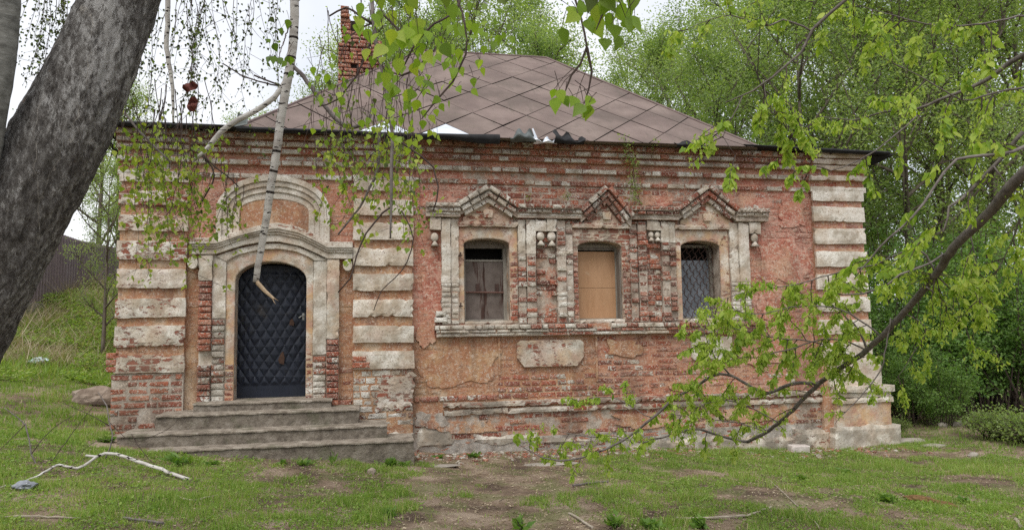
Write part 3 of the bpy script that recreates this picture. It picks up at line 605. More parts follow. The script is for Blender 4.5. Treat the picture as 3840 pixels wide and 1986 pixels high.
# ------------------------------------------------------------------ door: quilted leatherette
M_LEATHER, nt, b_ = new_mat('leatherette', .5, .35); p_ = pos(nt)
setc(nt, b_, mix(nt, mr(nt, noise(nt, p_, 3.1, 5), .58, .72, 0, .8), ramp(nt, noise(nt, p_, 2.2, 4), [(.3, (.006, .0085, .016)), (.7, (.013, .017, .030))]), (.026, .022, .020)))
nt.links.new(mr(nt, noise(nt, p_, 9, 5), .35, .65, .36, .62), b_.inputs['Roughness'])
door = empty('door', (0, 0, 0)); door.parent = house
dx0, dx1, dz0 = -4.0, -3.0, .74; nx, nz = 130, 250; V = []; F = []
for j in range(nz+1):
    for i in range(nx+1):
        x = dx0+(dx1-dx0)*i/nx; ct = (x+3.5)/.5; zt = 2.48+.22*math.sqrt(max(0, 1-min(1, ct*ct))); z = dz0+(zt-dz0)*j/nz
        u, v = (x+3.4+.010*math.sin(5.1*z+1)+.006*math.sin(13*x+4*z))/.136, (z-.98+.014*math.sin(4.3*x+2.7*z)+.006*math.sin(9*z+5*x))/.224; a = abs(math.sin(math.pi*(u+v))); c_ = abs(math.sin(math.pi*(u-v)))
        k = float(sstep(.96, 1.03, z))*float(sstep(2.62, 2.54, z)); q = (min(a, c_)**.55)*(.024+.007*math.sin(3.7*x+6*z)*math.sin(4.1*z))*k
        V.append((x, .26-q+.002*math.sin(11*z+3*x), z))
for j in range(nz):
    for i in range(nx): n = j*(nx+1)+i; F.append((n, n+1, n+nx+2, n+nx+1))
dp = link('padded_panel', mesh('padded_panel', V, F, M_LEATHER, True), door); dp['label'] = 'dark quilted leatherette door panel'
M_STUD = plain('dull_stud', (.03, .03, .034), (.07, .07, .075), 30, .5, .4, 0)
stud = MB()
lathe_z(stud, 0, 0, [(-.006, .006), (0, .009), (.006, .006)], 6); smesh = mesh('stud', stud.v, stud.f, M_STUD)
for r in range(-1, 8):
    for c_ in range(-4, 5):
        x = -3.4+.136*c_; z = .98+.224*r
        for (xx, zz) in ((x, z), (x+.068, z+.112)):
            if -3.94 < xx < -3.05 and 1.0 < zz < 2.56: link('stud', smesh, door, (xx, .259, zz))
M_METAL = plain('worn_steel', (.25, .25, .24), (.40, .40, .38), 30, .5, .4, .1, metal=.6)
hn = MB(); hn.tube([(-3.075, .25, 1.96), (-3.075, .21, 1.96), (-3.10, .20, 1.955), (-3.135, .20, 1.93)], .009, 6); hn.box(-3.09, -3.06, .232, .24, 1.9, 2.0); hn.build('door_handle', M_METAL, door)
M_TEAR = plain('torn_backing', (.045, .028, .022), (.085, .05, .036), 20, .9, .1, .2)
tr = MB(); tr.prism([(-3.27, 1.83), (-3.21, 1.82), (-3.20, 1.86), (-3.23, 1.92), (-3.26, 1.90)], .225, .262); tr.build('tear', M_TEAR, door); tr = MB(); tr.prism([(-3.40, 1.28), (-3.34, 1.26), (-3.33, 1.36), (-3.35, 1.45), (-3.38, 1.43), (-3.42, 1.33)], .227, .262); tr.build('tear', M_TEAR, door)

# ------------------------------------------------------------------ windows
M_WOOD = plain('grey_weathered_wood', (.11, .095, .08), (.24, .21, .18), 4, .85, .15, .4, (9, 9, 1))
M_FRAME = plain('old_window_frame', (.20, .18, .15), (.33, .31, .27), 6, .85, .15, .4, (4, 4, 1))
M_IRON = plain('rusty_iron', (.035, .024, .02), (.09, .05, .04), 30, .8, .3, .2)
M_PLY, nt, b_ = new_mat('hardboard', .75, .2); p_ = pos(nt); c = ramp(nt, noise(nt, pos(nt, (2, 2, .6)), 3, 6), [(.3, (.38, .215, .115)), (.7, (.47, .285, .165))]); c = mix(nt, mr(nt, noise(nt, pos(nt, (5, 5, .8)), 1.7, 5), .54, .68, 0, .45), c, (.27, .14, .075)); c = mix(nt, mr(nt, noise(nt, p_, 4.2, 5), .62, .72, 0, .5), c, (.55, .42, .30)); setc(nt, b_, c)
def window(x0, x1, lab):
    e = empty('window', (0, 0, 0)); e.parent = house; e['label'] = lab; return e
def frame(e, x0, x1, z0, z1, y0, y1, th, mat):
    f = MB(); f.box(x0, x0+th, y0, y1, z0, z1); f.box(x1-th, x1, y0, y1, z0, z1); f.box(x0+th, x1-th, y0, y1, z1-th, z1); f.box(x0+th, x1-th, y0, y1, z0, z0+th*.6)
    return f.build('frame', mat, e)
# first: grey board shutters with an iron bar
e = window(-.735, -.04, 'window boarded with grey planks behind a horizontal rusty bar')
frame(e, -.735, -.04, 1.845, 3.06, .24, .34, .05, M_FRAME)
M_BOARD, nt, b_ = new_mat('stained_board', .85, .15); p_ = pos(nt); ps = pos(nt, (10, 10, .9))
c = ramp(nt, noise(nt, p_, 6, 7, .65), [(.3, (.10, .080, .070)), (.7, (.185, .155, .138))])
c = mix(nt, mr(nt, noise(nt, pos(nt, (7.5, 5, .8)), 1.0, 4), .54, .60, 0, .85), c, (.055, .026, .020)); setc(nt, b_, c); bump(nt, b_, noise(nt, ps, 2, 5), .25, .006)
xs2 = [-.69, -.392, -.085]
for i in range(len(xs2)-1):
    m = MB(); m.box(xs2[i]+.003, xs2[i+1]-.003, .275+.004*(i % 2), .30, 1.86, 2.77); m.build('plank', M_BOARD, e)
m = MB(); m.box(-.70, -.075, .225, .245, 2.965, 3.085); m.build('head_board', M_WOOD, e)
m = MB(); m.box(-.685, -.09, .262, .285, 2.765, 2.795); m.build('crossbar', M_FRAME, e)
m = MB(); m.tube([(-.69, .25, 2.295), (-.085, .25, 2.285)], .013, 6); m.build('iron_bar', plain('rusty_bar', (.12, .06, .05), (.19, .11, .09), 30, .8, .2, .2), e)
m = MB()
for (x, z) in ((-.49, 2.32), (-.19, 2.32)): m.box(x-.03, x+.03, .262, .278, z-.02, z+.10)
m.build('hinge', M_IRON, e)
m = MB()
for z in (2.82, 2.07): m.tube([(-.80, -.02, z), (-.80, -.07, z), (-.80, -.075, z+.05)], .011, 5); m.tube([(-.83, -.07, z), (-.77, -.07, z)], .009, 5)
m.build('shutter_pintle', M_IRON, surs[0])
# second: hardboard sheets
e = window(1.045, 1.757, 'window closed with tan hardboard sheets')
frame(e, 1.05, 1.757, 1.845, 3.03, .21, .31, .035, M_FRAME)
for (z0, z1) in ((1.862, 2.346), (2.351, 2.925)):
    m = MB(); m.box(1.09, 1.722, .235, .243, z0, z1); m.build('hardboard_sheet', M_PLY, e)
m = MB(); m.box(1.735, 1.753, .05, .21, 1.85, 2.9); m.build('jamb_board', M_WOOD, e)
m = MB(); m.box(1.08, 1.73, .215, .235, 2.945, 3.06); m.build('head_board', M_WOOD, e)
# third: scale-pattern grille over a clouded pane
e = window(2.752, 3.422, 'window with a wavy iron grille over clouded glass')
frame(e, 2.757, 3.418, 1.845, 3.05, .27, .36, .045, M_FRAME)
M_PANE, nt, b_ = new_mat('clouded_pane', .22, .5); p_ = pos(nt)
setc(nt, b_, ramp(nt, noise(nt, p_, 2.2, 4, .5, .6), [(.3, (.10, .115, .135)), (.55, (.23, .255, .29)), (.72, (.36, .39, .43))]))
m = MB(); m.box(2.80, 3.375, .315, .32, 1.87, 2.80); m.build('pane', M_PANE, e)
stepz = .098; zz0, zz1 = 1.86, 3.02
for s_ in (-1, 1):
    for k in range(-7, 14):
        pts = []
        for i in range(0, 120):
            z = zz0+(zz1-zz0)*i/119; base = 2.76+.112*k+s_*(z-zz0)*.55
            x = base+.014*math.sin(2*math.pi*(z-zz0)/stepz)
            lim = 3.005+.055*math.sqrt(max(0, 1-((x-3.085)/.33)**2)) if 2.76 < x < 3.41 else 0
            if 2.765 < x < 3.41 and z < lim: pts.append((x, .20+.004*s_, z))
        if len(pts) > 6:
            m = MB(); m.tube(pts, .0062, 4); m.build('grille_bar', M_IRON, e)

# ------------------------------------------------------------------ emit the bricks
def unit_brick(seed):
    rg = random.Random(seed); ring = [(-.5, -.5), (0, -.5), (.5, -.5), (.5, 0), (.5, .5), (0, .5), (-.5, .5), (-.5, 0)]
    kc = [rg.random() < .16 for _ in ring]; V = [(x, .5, z) for x, z in ring]
    V += [(x*(1-abs(rg.gauss(0, .015))-(.06 if c_ else 0)), -.38+rg.uniform(-.06, .08)+(.12 if c_ else 0), z*(1-abs(rg.gauss(0, .05))-(.12 if c_ else 0))) for (x, z), c_ in zip(ring, kc)]
    V += [(x*(.945-rg.uniform(0, .05)-(.12 if c_ else 0)), -.5+rg.uniform(0, .08), z*(.84-rg.uniform(0, .14)-(.15 if c_ else 0))) for (x, z), c_ in zip(ring, kc)]+[(0, -.5, 0)]
    F = []
    for a in (0, 8):
        for k in range(8): F.append((a+k, a+(k+1) % 8, a+8+(k+1) % 8, a+8+k))
    for k in range(8): F.append((16+k, 16+(k+1) % 8, 24))
    return V, F
UB = [unit_brick(900+i) for i in range(10)]; UBM = [mesh('brick_shape', v, f, M_BRICK_O) for v, f in UB]; UBA = [np.array(v) for v, f in UB]
def emit_bricks():
    rg = random.Random(3); by = {}
    for q in BR: by.setdefault(q['n'], []).append(q)
    for name, L in by.items():
        L.sort(key=lambda q: -q['k']); rest = {}
        for i, q in enumerate(L):
            M = Matrix.Translation((q['x'], q['yf']+q['d']/2, q['z'])) @ Matrix.Rotation(-q['r'], 4, 'Y') @ Matrix.Diagonal((q['w'], q['d'], q['h'], 1))
            v = rg.randrange(10)
            if i < 300:
                o = link(name, UBM[v], q['p']); o.matrix_local = M; o.color = q['c']
            else: rest.setdefault(q['p'].name, []).append((q, v, np.array(M)))
        for pn, items in rest.items():
            V = []; F = []; C = []; n = 0
            for q, v, M in items:
                A = UBA[v]; V.append(A @ M[:3, :3].T+M[:3, 3]); F += [tuple(n+i for i in f) for f in UB[v][1]]; C += [q['c']]*len(UB[v][1]); n += len(A)
            me = mesh(name+'_mass', np.vstack(V), F, M_BRICK_M); face_attr(me, 'bc', np.array(C)); tag(link(name+'_mass', me, items[0][0]['p']), kind='stuff')
# ------------------------------------------------------------------ roof
M_ROOF, nt, b_ = new_mat('brown_roof_sheet', .8, .15); p_ = pos(nt); oi = nd(nt, 'ObjectInfo').outputs['Random']
c = ramp(nt, noise(nt, p_, 1.1, 5), [(.38, (.125, .098, .085)), (.5, (.166, .128, .112)), (.62, (.215, .168, .147))])
c = mix(nt, mr(nt, noise(nt, pos(nt, (.7, 2, 2)), 3.5, 6), .5, .75, 0, .4), c, (.155, .128, .10))
c = mix(nt, mth(nt, 'MULTIPLY', oi, .22), c, (.185, .125, .118)); c = mix(nt, mr(nt, noise(nt, pos(nt, (6, 1.2, 1.2)), 1.6, 7, .66), .52, .70, 0, .5), c, (.115, .095, .078)); c = mix(nt, mr(nt, noise(nt, p_, 26, 6, .7), .58, .70, 0, .35), c, (.26, .22, .20)); setc(nt, b_, c); bump(nt, b_, noise(nt, p_, 7, 4), .25, .02)
M_UNDER = plain('black_underlay', (.008, .0075, .007), (.018, .016, .015), 8, .8, .2, .2)
M_TIN = plain('dark_flashing', (.008, .008, .009), (.022, .022, .023), 6, .7, .25, .3)
M_GALV = plain('bare_bright_tin', (.58, .62, .68), (.78, .82, .87), 4, .28, .5, .1, metal=.35)
YE, ZE, YR, ZR = -.36, 4.557, 3.5, 7.33
roof = MB(); HL, HR, RL, RRr = -3.93, 3.98, -1.06, 1.52; YB = 7.5
P = lambda x, y, z: (x, y, z)
roof.quad((HL, YE, ZE), (HR, YE, ZE), (RRr, YR, ZR), (RL, YR, ZR))
roof.quad((HR, YB, ZE), (HL, YB, ZE), (RL, YR, ZR), (RRr, YR, ZR))
for (h, r, xe, s_) in ((HL, RL, -5.78, -1), (HR, RRr, 6.35, 1)):
    roof.v += [(h, YE, ZE), (xe, YE, ZE), (xe, YR, ZE+.02), (r, YR, ZR), (h, YB, ZE), (xe, YB, ZE)]; n = len(roof.v)-6
    for f in ((0, 1, 2), (0, 2, 3), (3, 2, 4), (4, 2, 5)): roof.f.append(tuple(n+i for i in f)); roof.c.append((.5, .3, .3))
roof = roof.build('roof', M_UNDER, house); roof['label'] = 'brown hipped roof of diamond sheets'
# diamond sheets laid on the front slope, each its own piece
sl_v = Vector((0, YR-YE, ZR-ZE)); SLEN = sl_v.length; sl_v.normalize(); sn = Vector((0, -sl_v.z, sl_v.y))
hv, vv, o0 = (.885, -.01), (.075, 1.095), (.376, 1.03)
def clip(poly, f):
    out = []
    for i in range(len(poly)):
        a, b = poly[i], poly[(i+1) % len(poly)]; fa, fb = f(a), f(b)
        if fa >= 0: out.append(a)
        if (fa >= 0) != (fb >= 0):
            t = fa/(fa-fb); out.append((a[0]+(b[0]-a[0])*t, a[1]+(b[1]-a[1])*t))
    return out
rg = random.Random(31)
for i in range(-16, 17):
    for j in range(-3, 8):
        c0 = (o0[0]+.5*hv[0]*i+.5*vv[0]*j, o0[1]+.5*hv[1]*i+.5*vv[1]*j)
        if (i+j) % 2 == 0: continue
        g_ = .967
        poly = [(c0[0]+g_*.5*a*hv[0]+g_*.5*b*vv[0], c0[1]+g_*.5*a*hv[1]+g_*.5*b*vv[1]) for a, b in ((1, 0), (0, 1), (-1, 0), (0, -1))]
        for f in (lambda p: p[1]+.02, lambda p: SLEN-p[1], lambda p: (p[0]-HL)-(RL-HL)*p[1]/SLEN, lambda p: (HR-p[0])-(HR-RRr)*p[1]/SLEN):
            poly = clip(poly, f) if poly else poly
        if len(poly) < 3: continue
        ar = abs(sum(poly[k][0]*poly[(k+1) % len(poly)][1]-poly[(k+1) % len(poly)][0]*poly[k][1] for k in range(len(poly))))/2
        if ar < .004: continue
        bare = c0[1] < .12 and -2.2 < c0[0] < -.55
        lift = .012+rg.uniform(0, .006); V = []; k = len(poly); tl = (rg.gauss(0, .006), rg.gauss(0, .006))
        for hgt in (lift, lift-.008):
            for (x, t) in poly:
                q = Vector((x, YE, ZE))+sl_v*t+sn*(hgt+tl[0]*(x-c0[0])+tl[1]*(t-c0[1])); V.append(tuple(q))
        F = [tuple(range(k)), tuple(reversed(range(k, 2*k)))]+[((m+1) % k, m, k+m, k+(m+1) % k) for m in range(k)]
        o = link('bare_roof_sheet' if bare else 'roof_sheet', mesh('roof_sheet', V, F, M_GALV if bare else M_ROOF), roof)
# ridge and hip cappings
for (a, b) in (((RL, YR, ZR+.02), (RRr, YR, ZR+.02)), ((HL, YE, ZE+.02), (RL, YR, ZR+.02)), ((HR, YE, ZE+.02), (RRr, YR, ZR+.02))):
    m = MB(); m.tube([a, b], .026, 6); m.build('ridge_cap', plain('brown_cap', (.12, .085, .078), (.17, .12, .11), 4, .6, .3, .2), roof)
# eaves: curled dark flashing, broken in places
def curl(name, pts, drop, out, mat=M_TIN, seed=0, n=24, wob=.02):
    rg = random.Random(seed); V = []; F = []; prof = [(0.10, .025), (.0, .01), (-.03, -.2), (-.025, -.6), (.02, -1.0)]
    for i in range(n+1):
        t = i/n; x = pts[0][0]+(pts[1][0]-pts[0][0])*t; y = pts[0][1]+(pts[1][1]-pts[0][1])*t; z = pts[0][2]+(pts[1][2]-pts[0][2])*t
        d = drop[0]+(drop[1]-drop[0])*t+wob*.5*math.sin(7*t+seed); w_ = wob*math.sin(11*t+seed*2)*.5+rg.gauss(0, wob*.12)
        for (py, pz) in prof: V.append((x, y+py*out+w_, z+(pz*d if pz < 0 else pz)+w_*.4))
    m = len(prof)
    for i in range(n):
        for k in range(m-1): F.append((i*m+k, i*m+k+1, i*m+m+k+1, i*m+m+k))
    nv = len(V); V += [(x, y+.006, z-.002) for x, y, z in V]; F += [tuple(nv+i for i in reversed(f)) for f in F]
    return link(name, mesh(name, V, F, mat, True), roof)
curl('eave_flashing', ((-3.95, -.40, 4.565), (-1.5, -.42, 4.555)), (.045, .065), 1, seed=1, wob=.028)
curl('eave_flashing', ((-1.5, -.42, 4.555), (-.24, -.44, 4.575)), (.065, .12), 1, seed=2, wob=.03)
curl('eave_flashing', ((-5.80, -.38, 4.585), (-4.25, -.38, 4.585)), (.06, .05), 1, seed=3, wob=.012)
curl('eave_flashing', ((-4.25, -.38, 4.585), (-3.95, -.38, 4.58)), (.03, .03), 1, seed=8, wob=.006)
curl('eave_flashing', ((3.75, -.38, 4.585), (6.35, -.40, 4.55)), (.03, .06), 1, seed=4, wob=.02)
def scrap(name, pts, mat, th=.004):
    V = [tuple(p) for p in pts]; n = len(V); V += [(x+.002, y+th, z-th) for x, y, z in V]
    F = [tuple(range(n)), tuple(reversed(range(n, 2*n)))]+[((i+1) % n, i, n+i, n+(i+1) % n) for i in range(n)]
    return link(name, mesh(name, V, F, mat), roof)
M_SCRAP = plain('grey_green_scrap', (.055, .065, .062), (.10, .115, .11), 5, .5, .4, .3)
def bent(x0, x1, y, z0, h, seed, mat, roll=.07):
    rg = random.Random(seed); V = []; F = []; nx, nz = 16, 6; ph = [rg.uniform(0, 6.28) for _ in range(4)]
    for j in range(nz+1):
        for i in range(nx+1):
            t, u = i/nx, j/nz; top = h*(.55+.45*math.sin(2.6*t*math.pi+ph[0])*math.sin(1.7*t*3+ph[1]))+rg.gauss(0, .004)*(j == nz)
            V.append((x0+(x1-x0)*t+.012*math.sin(5*u+ph[2]), y-roll*math.sin(1.9*u*math.pi*.8+.5*math.sin(4*t+ph[3]))+.03*math.sin(6*t+ph[0]), z0+top*u))
    for j in range(nz):
        for i in range(nx): n = j*(nx+1)+i; F.append((n, n+1, n+nx+2, n+nx+1))
    nv = len(V); V += [(x+.001, y_+.005, z) for x, y_, z in V]; F += [tuple(nv+k for k in reversed(f)) for f in F]
    return link('torn_flashing', mesh('torn_flashing', V, F, mat, True), roof)
bent(-.08, .30, -.43, 4.49, .24, 3, M_SCRAP); bent(.27, .62, -.43, 4.475, .20, 8, M_GALV, .05); bent(.58, 1.05, -.44, 4.475, .24, 5, M_TIN); bent(2.55, 3.2, -.42, 4.49, .16, 9, M_TIN, .05)
scrap('torn_flashing', [(.29, -.45, 4.54), (.255, -.42, 4.70), (.275, -.42, 4.705), (.33, -.44, 4.56)], M_GALV)
scrap('torn_flashing', [(-3.97, -.42, 4.56), (-3.93, -.40, 4.76), (-3.80, -.38, 4.74), (-3.80, -.42, 4.60)], M_SCRAP)
scrap('eave_corner', [(5.95, -.20, 4.50), (6.44, -.42, 4.53), (6.40, -.40, 4.49), (6.10, -.10, 4.33), (6.06, .0, 4.32)], M_TIN, .01)
scrap('eave_corner', [(-5.80, -.36, 4.56), (-5.74, -.34, 4.56), (-5.52, -.05, 4.22), (-5.56, -.05, 4.20)], M_TIN, .012)
sof = MB(); sof.box(-5.76, 6.33, -.34, .1, 4.562, 4.578); sof.build('soffit', M_WOOD, roof)

# ------------------------------------------------------------------ chimney, ruined, brick by brick
ch = MB(); ch.box(-2.62, -1.93, 3.2, 3.88, 5.2, 7.0); ch.box(-2.60, -2.35, 3.22, 3.86, 7.0, 7.75)
chim = ch.build('chimney', plain('sooty_core', (.02, .016, .014), (.05, .035, .03), 10, .95, .05, .3), house); chim['label'] = 'crumbling red brick chimney with a broken top'
rg = random.Random(55)
def crow(x0, x1, z, y, drop):
    x = x0-rg.random()*.1
    while x < x1-.03:
        w_ = rg.choice([.13, .26, .26]); a, b = max(x, x0), min(x+w_, x1); x += w_
        if b-a < .04 or rg.random() < drop: continue
        brick(a+.006, b-.006, z+.006, z+.076, y+rg.gauss(0, .012), 'chimney_brick', chim, rg.uniform(.35, .9), rg.uniform(.0, .25), 0, .14, rg.gauss(0, .02), 1)
z = 6.2
while z < 8.0:
    x1 = -1.86 if z < 7.32 else (-2.0 if z < 7.5 else -2.42)
    if 7.5 < z: crow(-2.66, -2.46, z, 3.15, .0)
    else: crow(-2.70 if z < 7.2 else -2.64, x1, z, 3.13, .10 if (6.7 < z < 7.3) else .03)
    z += .083
emit_bricks()

# ------------------------------------------------------------------ concrete steps
steps = empty('entrance_steps', (-3.5, -.6, .1), 'four worn concrete steps leading up to the quilted door', 'steps')
def step(x0, x1, z0, z1, yf, yb, seed):
    rg = random.Random(seed); nx, ny, nz = 44, 4, 4; V = []; F = []; ph = [rg.uniform(0, 6) for _ in range(6)]
    off = lambda x: .004*math.sin(2.1*x+ph[0])+.003*math.sin(6.3*x+ph[1])
    prof = [(yf, z0)]+[(yf+.003*k, z0+(z1-.016-z0)*k/nz) for k in range(1, nz+1)]+[(yf+.014, z1-.006), (yf+.022, z1)]+[(yf+.022+(yb-yf-.022)*k/ny, z1+.006*k/ny) for k in range(1, ny+1)]
    m = len(prof)
    for i in range(nx+1):
        t = i/nx; x = x0+(x1-x0)*t
        chip = .035*max(0, math.sin(3.7*x+ph[2])*math.sin(9.1*x+ph[3])-.55)
        for k, (y, z) in enumerate(prof):
            e = 1 if nz <= k <= nz+2 else .3
            V.append((x+(rg.gauss(0, .008) if i in (0, nx) else 0), y+off(x)*.6+rg.gauss(0, .0008)+chip*e*1.2, z+(off(x+3)*.35 if k > 0 else 0)+rg.gauss(0, .0007)-chip*e))
    for i in range(nx):
        for k in range(m-1): F.append((i*m+k, i*m+m+k, i*m+m+k+1, i*m+k+1))
    b0 = len(V)
    for i in (0, nx): V += [(V[i*m][0], yb, z0)]
    F.append(tuple(list(range(m-1, -1, -1))+[b0])[::-1]); F.append(tuple([nx*m+k for k in range(m)]+[b0+1]))
    me = mesh('step', V, F, M_CONC); o = link('step', me, steps); o.location = (3.5, .6, -.1)
    V = []; F = []; nx = 90                               # cement layer on the tread, sky light put into its paler colour; chipped lip
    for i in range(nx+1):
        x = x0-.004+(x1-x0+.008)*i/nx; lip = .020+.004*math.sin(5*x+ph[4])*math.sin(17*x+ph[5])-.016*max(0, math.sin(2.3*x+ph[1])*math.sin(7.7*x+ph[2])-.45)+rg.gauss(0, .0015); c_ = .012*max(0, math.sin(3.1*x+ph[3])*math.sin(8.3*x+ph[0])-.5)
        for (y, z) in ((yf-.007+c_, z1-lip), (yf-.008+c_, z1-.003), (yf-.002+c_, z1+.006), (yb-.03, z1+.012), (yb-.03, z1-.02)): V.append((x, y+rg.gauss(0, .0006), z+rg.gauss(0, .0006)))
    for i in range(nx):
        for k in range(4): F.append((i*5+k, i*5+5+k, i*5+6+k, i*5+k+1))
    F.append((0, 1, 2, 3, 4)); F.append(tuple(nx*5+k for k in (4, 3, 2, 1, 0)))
    s2 = link('lit_screed', mesh('lit_screed', V, F, M_LIT_SCREED), o); return o
M_LIT_SCREED = concrete_mat('lit_cement_screed', 1.4)  # step concrete made lighter, so the sky-lit look of the treads is painted in
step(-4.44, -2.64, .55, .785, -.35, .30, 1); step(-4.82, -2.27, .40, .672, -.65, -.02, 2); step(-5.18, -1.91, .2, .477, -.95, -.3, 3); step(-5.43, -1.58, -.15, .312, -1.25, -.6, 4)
# ------------------------------------------------------------------ ground
M_SOIL, nt, b_ = new_mat('bare_soil', .97, .08); p_ = pos(nt)
c = ramp(nt, noise(nt, p_, 1.6, 8, .62), [(.37, (.095, .068, .052)), (.5, (.205, .150, .108)), (.62, (.33, .258, .195))])
c = mix(nt, mr(nt, noise(nt, pos(nt, (1.0, 1.6, 1)), 34, 5, .7), .58, .68, 0, .6), c, (.36, .28, .18))
c = mix(nt, mr(nt, noise(nt, p_, 60, 3, .7), .60, .68, 0, .7), c, (.045, .033, .025))
c = mix(nt, mr(nt, noise(nt, p_, 2.1, 6, .6), .50, .60, 0, .55), c, (.13, .155, .055)); setc(nt, b_, c)
bump(nt, b_, mth(nt, 'ADD', noise(nt, p_, 28, 6, .7), mth(nt, 'MULTIPLY', noise(nt, p_, 8, 4), 1.5)), .9, .03)
def grid_sheet(name, xs_, ys_, mat):
    X, Y = np.meshgrid(xs_, ys_); Z = ground_z(X, Y)
    near = (np.abs(X) < 14) & (Y > -12) & (Y < 14)
    rgn = np.random.default_rng(4); Z = Z+np.where(near, rgn.normal(0, .006, Z.shape), 0)
    V = np.stack([X, Y, Z], -1).reshape(-1, 3); nx, ny = len(xs_), len(ys_)
    i, j = np.meshgrid(np.arange(nx-1), np.arange(ny-1)); a = (j*nx+i).ravel()
    return link(name, mesh(name, V, np.stack([a, a+1, a+nx+1, a+nx], -1), mat, True))
xs_ = np.unique(np.concatenate([np.linspace(-220, -16, 18), np.arange(-16, 14, .14), np.linspace(14, 220, 18)]))
ys_ = np.unique(np.concatenate([np.linspace(-120, -12, 10), np.arange(-12, 14, .14), np.linspace(14, 260, 20)]))
tag(grid_sheet('ground', xs_, ys_, M_SOIL), 'uneven earth yard with worn grass, rising to a bank on the left', kind='structure')

# ------------------------------------------------------------------ leaf material and leaf meshes
def leaf_mat(name, stops, src='mesh', trans=.42, hue=.0):
    m = bpy.data.materials.new(name); m.use_nodes = True; nt = m.node_tree; nt.nodes.clear()
    t = nd(nt, 'ObjectInfo').outputs['Color'] if src == 'obj' else nd(nt, 'Attribute', attribute_name='tone').outputs['Fac']
    if src == 'obj': t = nd(nt, 'SeparateColor', {0: t}).outputs[0]
    c = ramp(nt, t, stops)
    if hue:
        oi = nd(nt, 'ObjectInfo').outputs['Random']; c = mix(nt, mth(nt, 'MULTIPLY', oi, hue), c, (.26, .31, .10))
    b = nd(nt, 'BsdfPrincipled', {'Base Color': c, 'Roughness': .5, 'Specular IOR Level': .3})
    tr = nd(nt, 'BsdfTranslucent', {'Color': mix(nt, 1.0, c, (1.35, 1.45, .55), 'MULTIPLY')})
    mx_ = nd(nt, 'MixShader', {0: trans}); nt.links.new(b.outputs[0], mx_.inputs[1]); nt.links.new(tr.outputs[0], mx_.inputs[2])
    nt.links.new(mx_.outputs[0], nd(nt, 'OutputMaterial').inputs[0]); return m
G_TREE = leaf_mat('tree_foliage', [(0, (.12, .19, .065)), (.5, (.245, .335, .125)), (1, (.41, .485, .22))], hue=.35, trans=.55)
G_SHRUB = leaf_mat('shrub_foliage', [(0, (.07, .145, .04)), (.5, (.15, .27, .07)), (1, (.28, .40, .13))], trans=.5, hue=.2)
G_LINO = leaf_mat('elm_leaf_single', [(0, (.13, .23, .03)), (.6, (.28, .40, .055)), (1, (.42, .50, .10))], 'obj', .5)
G_LINM = leaf_mat('elm_leaf_joined', [(0, (.13, .23, .03)), (.6, (.28, .40, .055)), (1, (.44, .51, .12))], trans=.5)
G_BIRO = leaf_mat('birch_leaf_single', [(0, (.08, .14, .02)), (.6, (.22, .34, .035)), (1, (.38, .44, .06))], 'obj', .5)
G_BIRM = leaf_mat('birch_leaf_joined', [(0, (.032, .040, .018)), (.25, (.06, .08, .022)), (.6, (.19, .28, .04)), (1, (.38, .42, .075))])
G_GRASS = leaf_mat('grass_blades', [(0, (.11, .19, .04)), (.4, (.205, .315, .066)), (.66, (.295, .40, .10)), (.82, (.42, .41, .19)), (1, (.50, .43, .28))], trans=.45)
G_DRY = leaf_mat('dry_stalks', [(0, (.17, .125, .085)), (.6, (.36, .29, .20)), (1, (.52, .44, .32))], trans=.2)
def nrm(a): return a/np.maximum(np.linalg.norm(a, axis=-1, keepdims=True), 1e-9)
def leaves(name, C, D, L, W, tone, mat, rg, flat=.5):
    n = len(C); D = nrm(D); U = nrm(rg.normal(size=(n, 3))+np.array([0, 0, flat])); Sd = nrm(np.cross(D, U)); Nn = np.cross(Sd, D)
    L = np.broadcast_to(L, (n,))[:, None]; W = np.broadcast_to(W, (n,))[:, None]
    V = np.empty((n, 4, 3)); V[:, 0] = C; V[:, 2] = C+D*L-Nn*L*.12; m = C+D*L*.45
    V[:, 1] = m+Sd*W*.5+Nn*W*.12; V[:, 3] = m-Sd*W*.5+Nn*W*.12
    me = mesh(name, V.reshape(-1, 3), np.arange(n*4).reshape(n, 4), mat); face_attr(me, 'tone', np.clip(tone, 0, 1)); return me
def wlink(name, me, parent):
    o = link(name, me, parent); o.location = -parent.location; return o

M_BARK = plain('grey_brown_bark', (.085, .07, .057), (.19, .16, .13), 9, .92, .1, .6, (1, 1, .25), 'obj')
M_TWIG = plain('dark_twig', (.045, .033, .03), (.09, .068, .058), 12, .9, .1, .2)

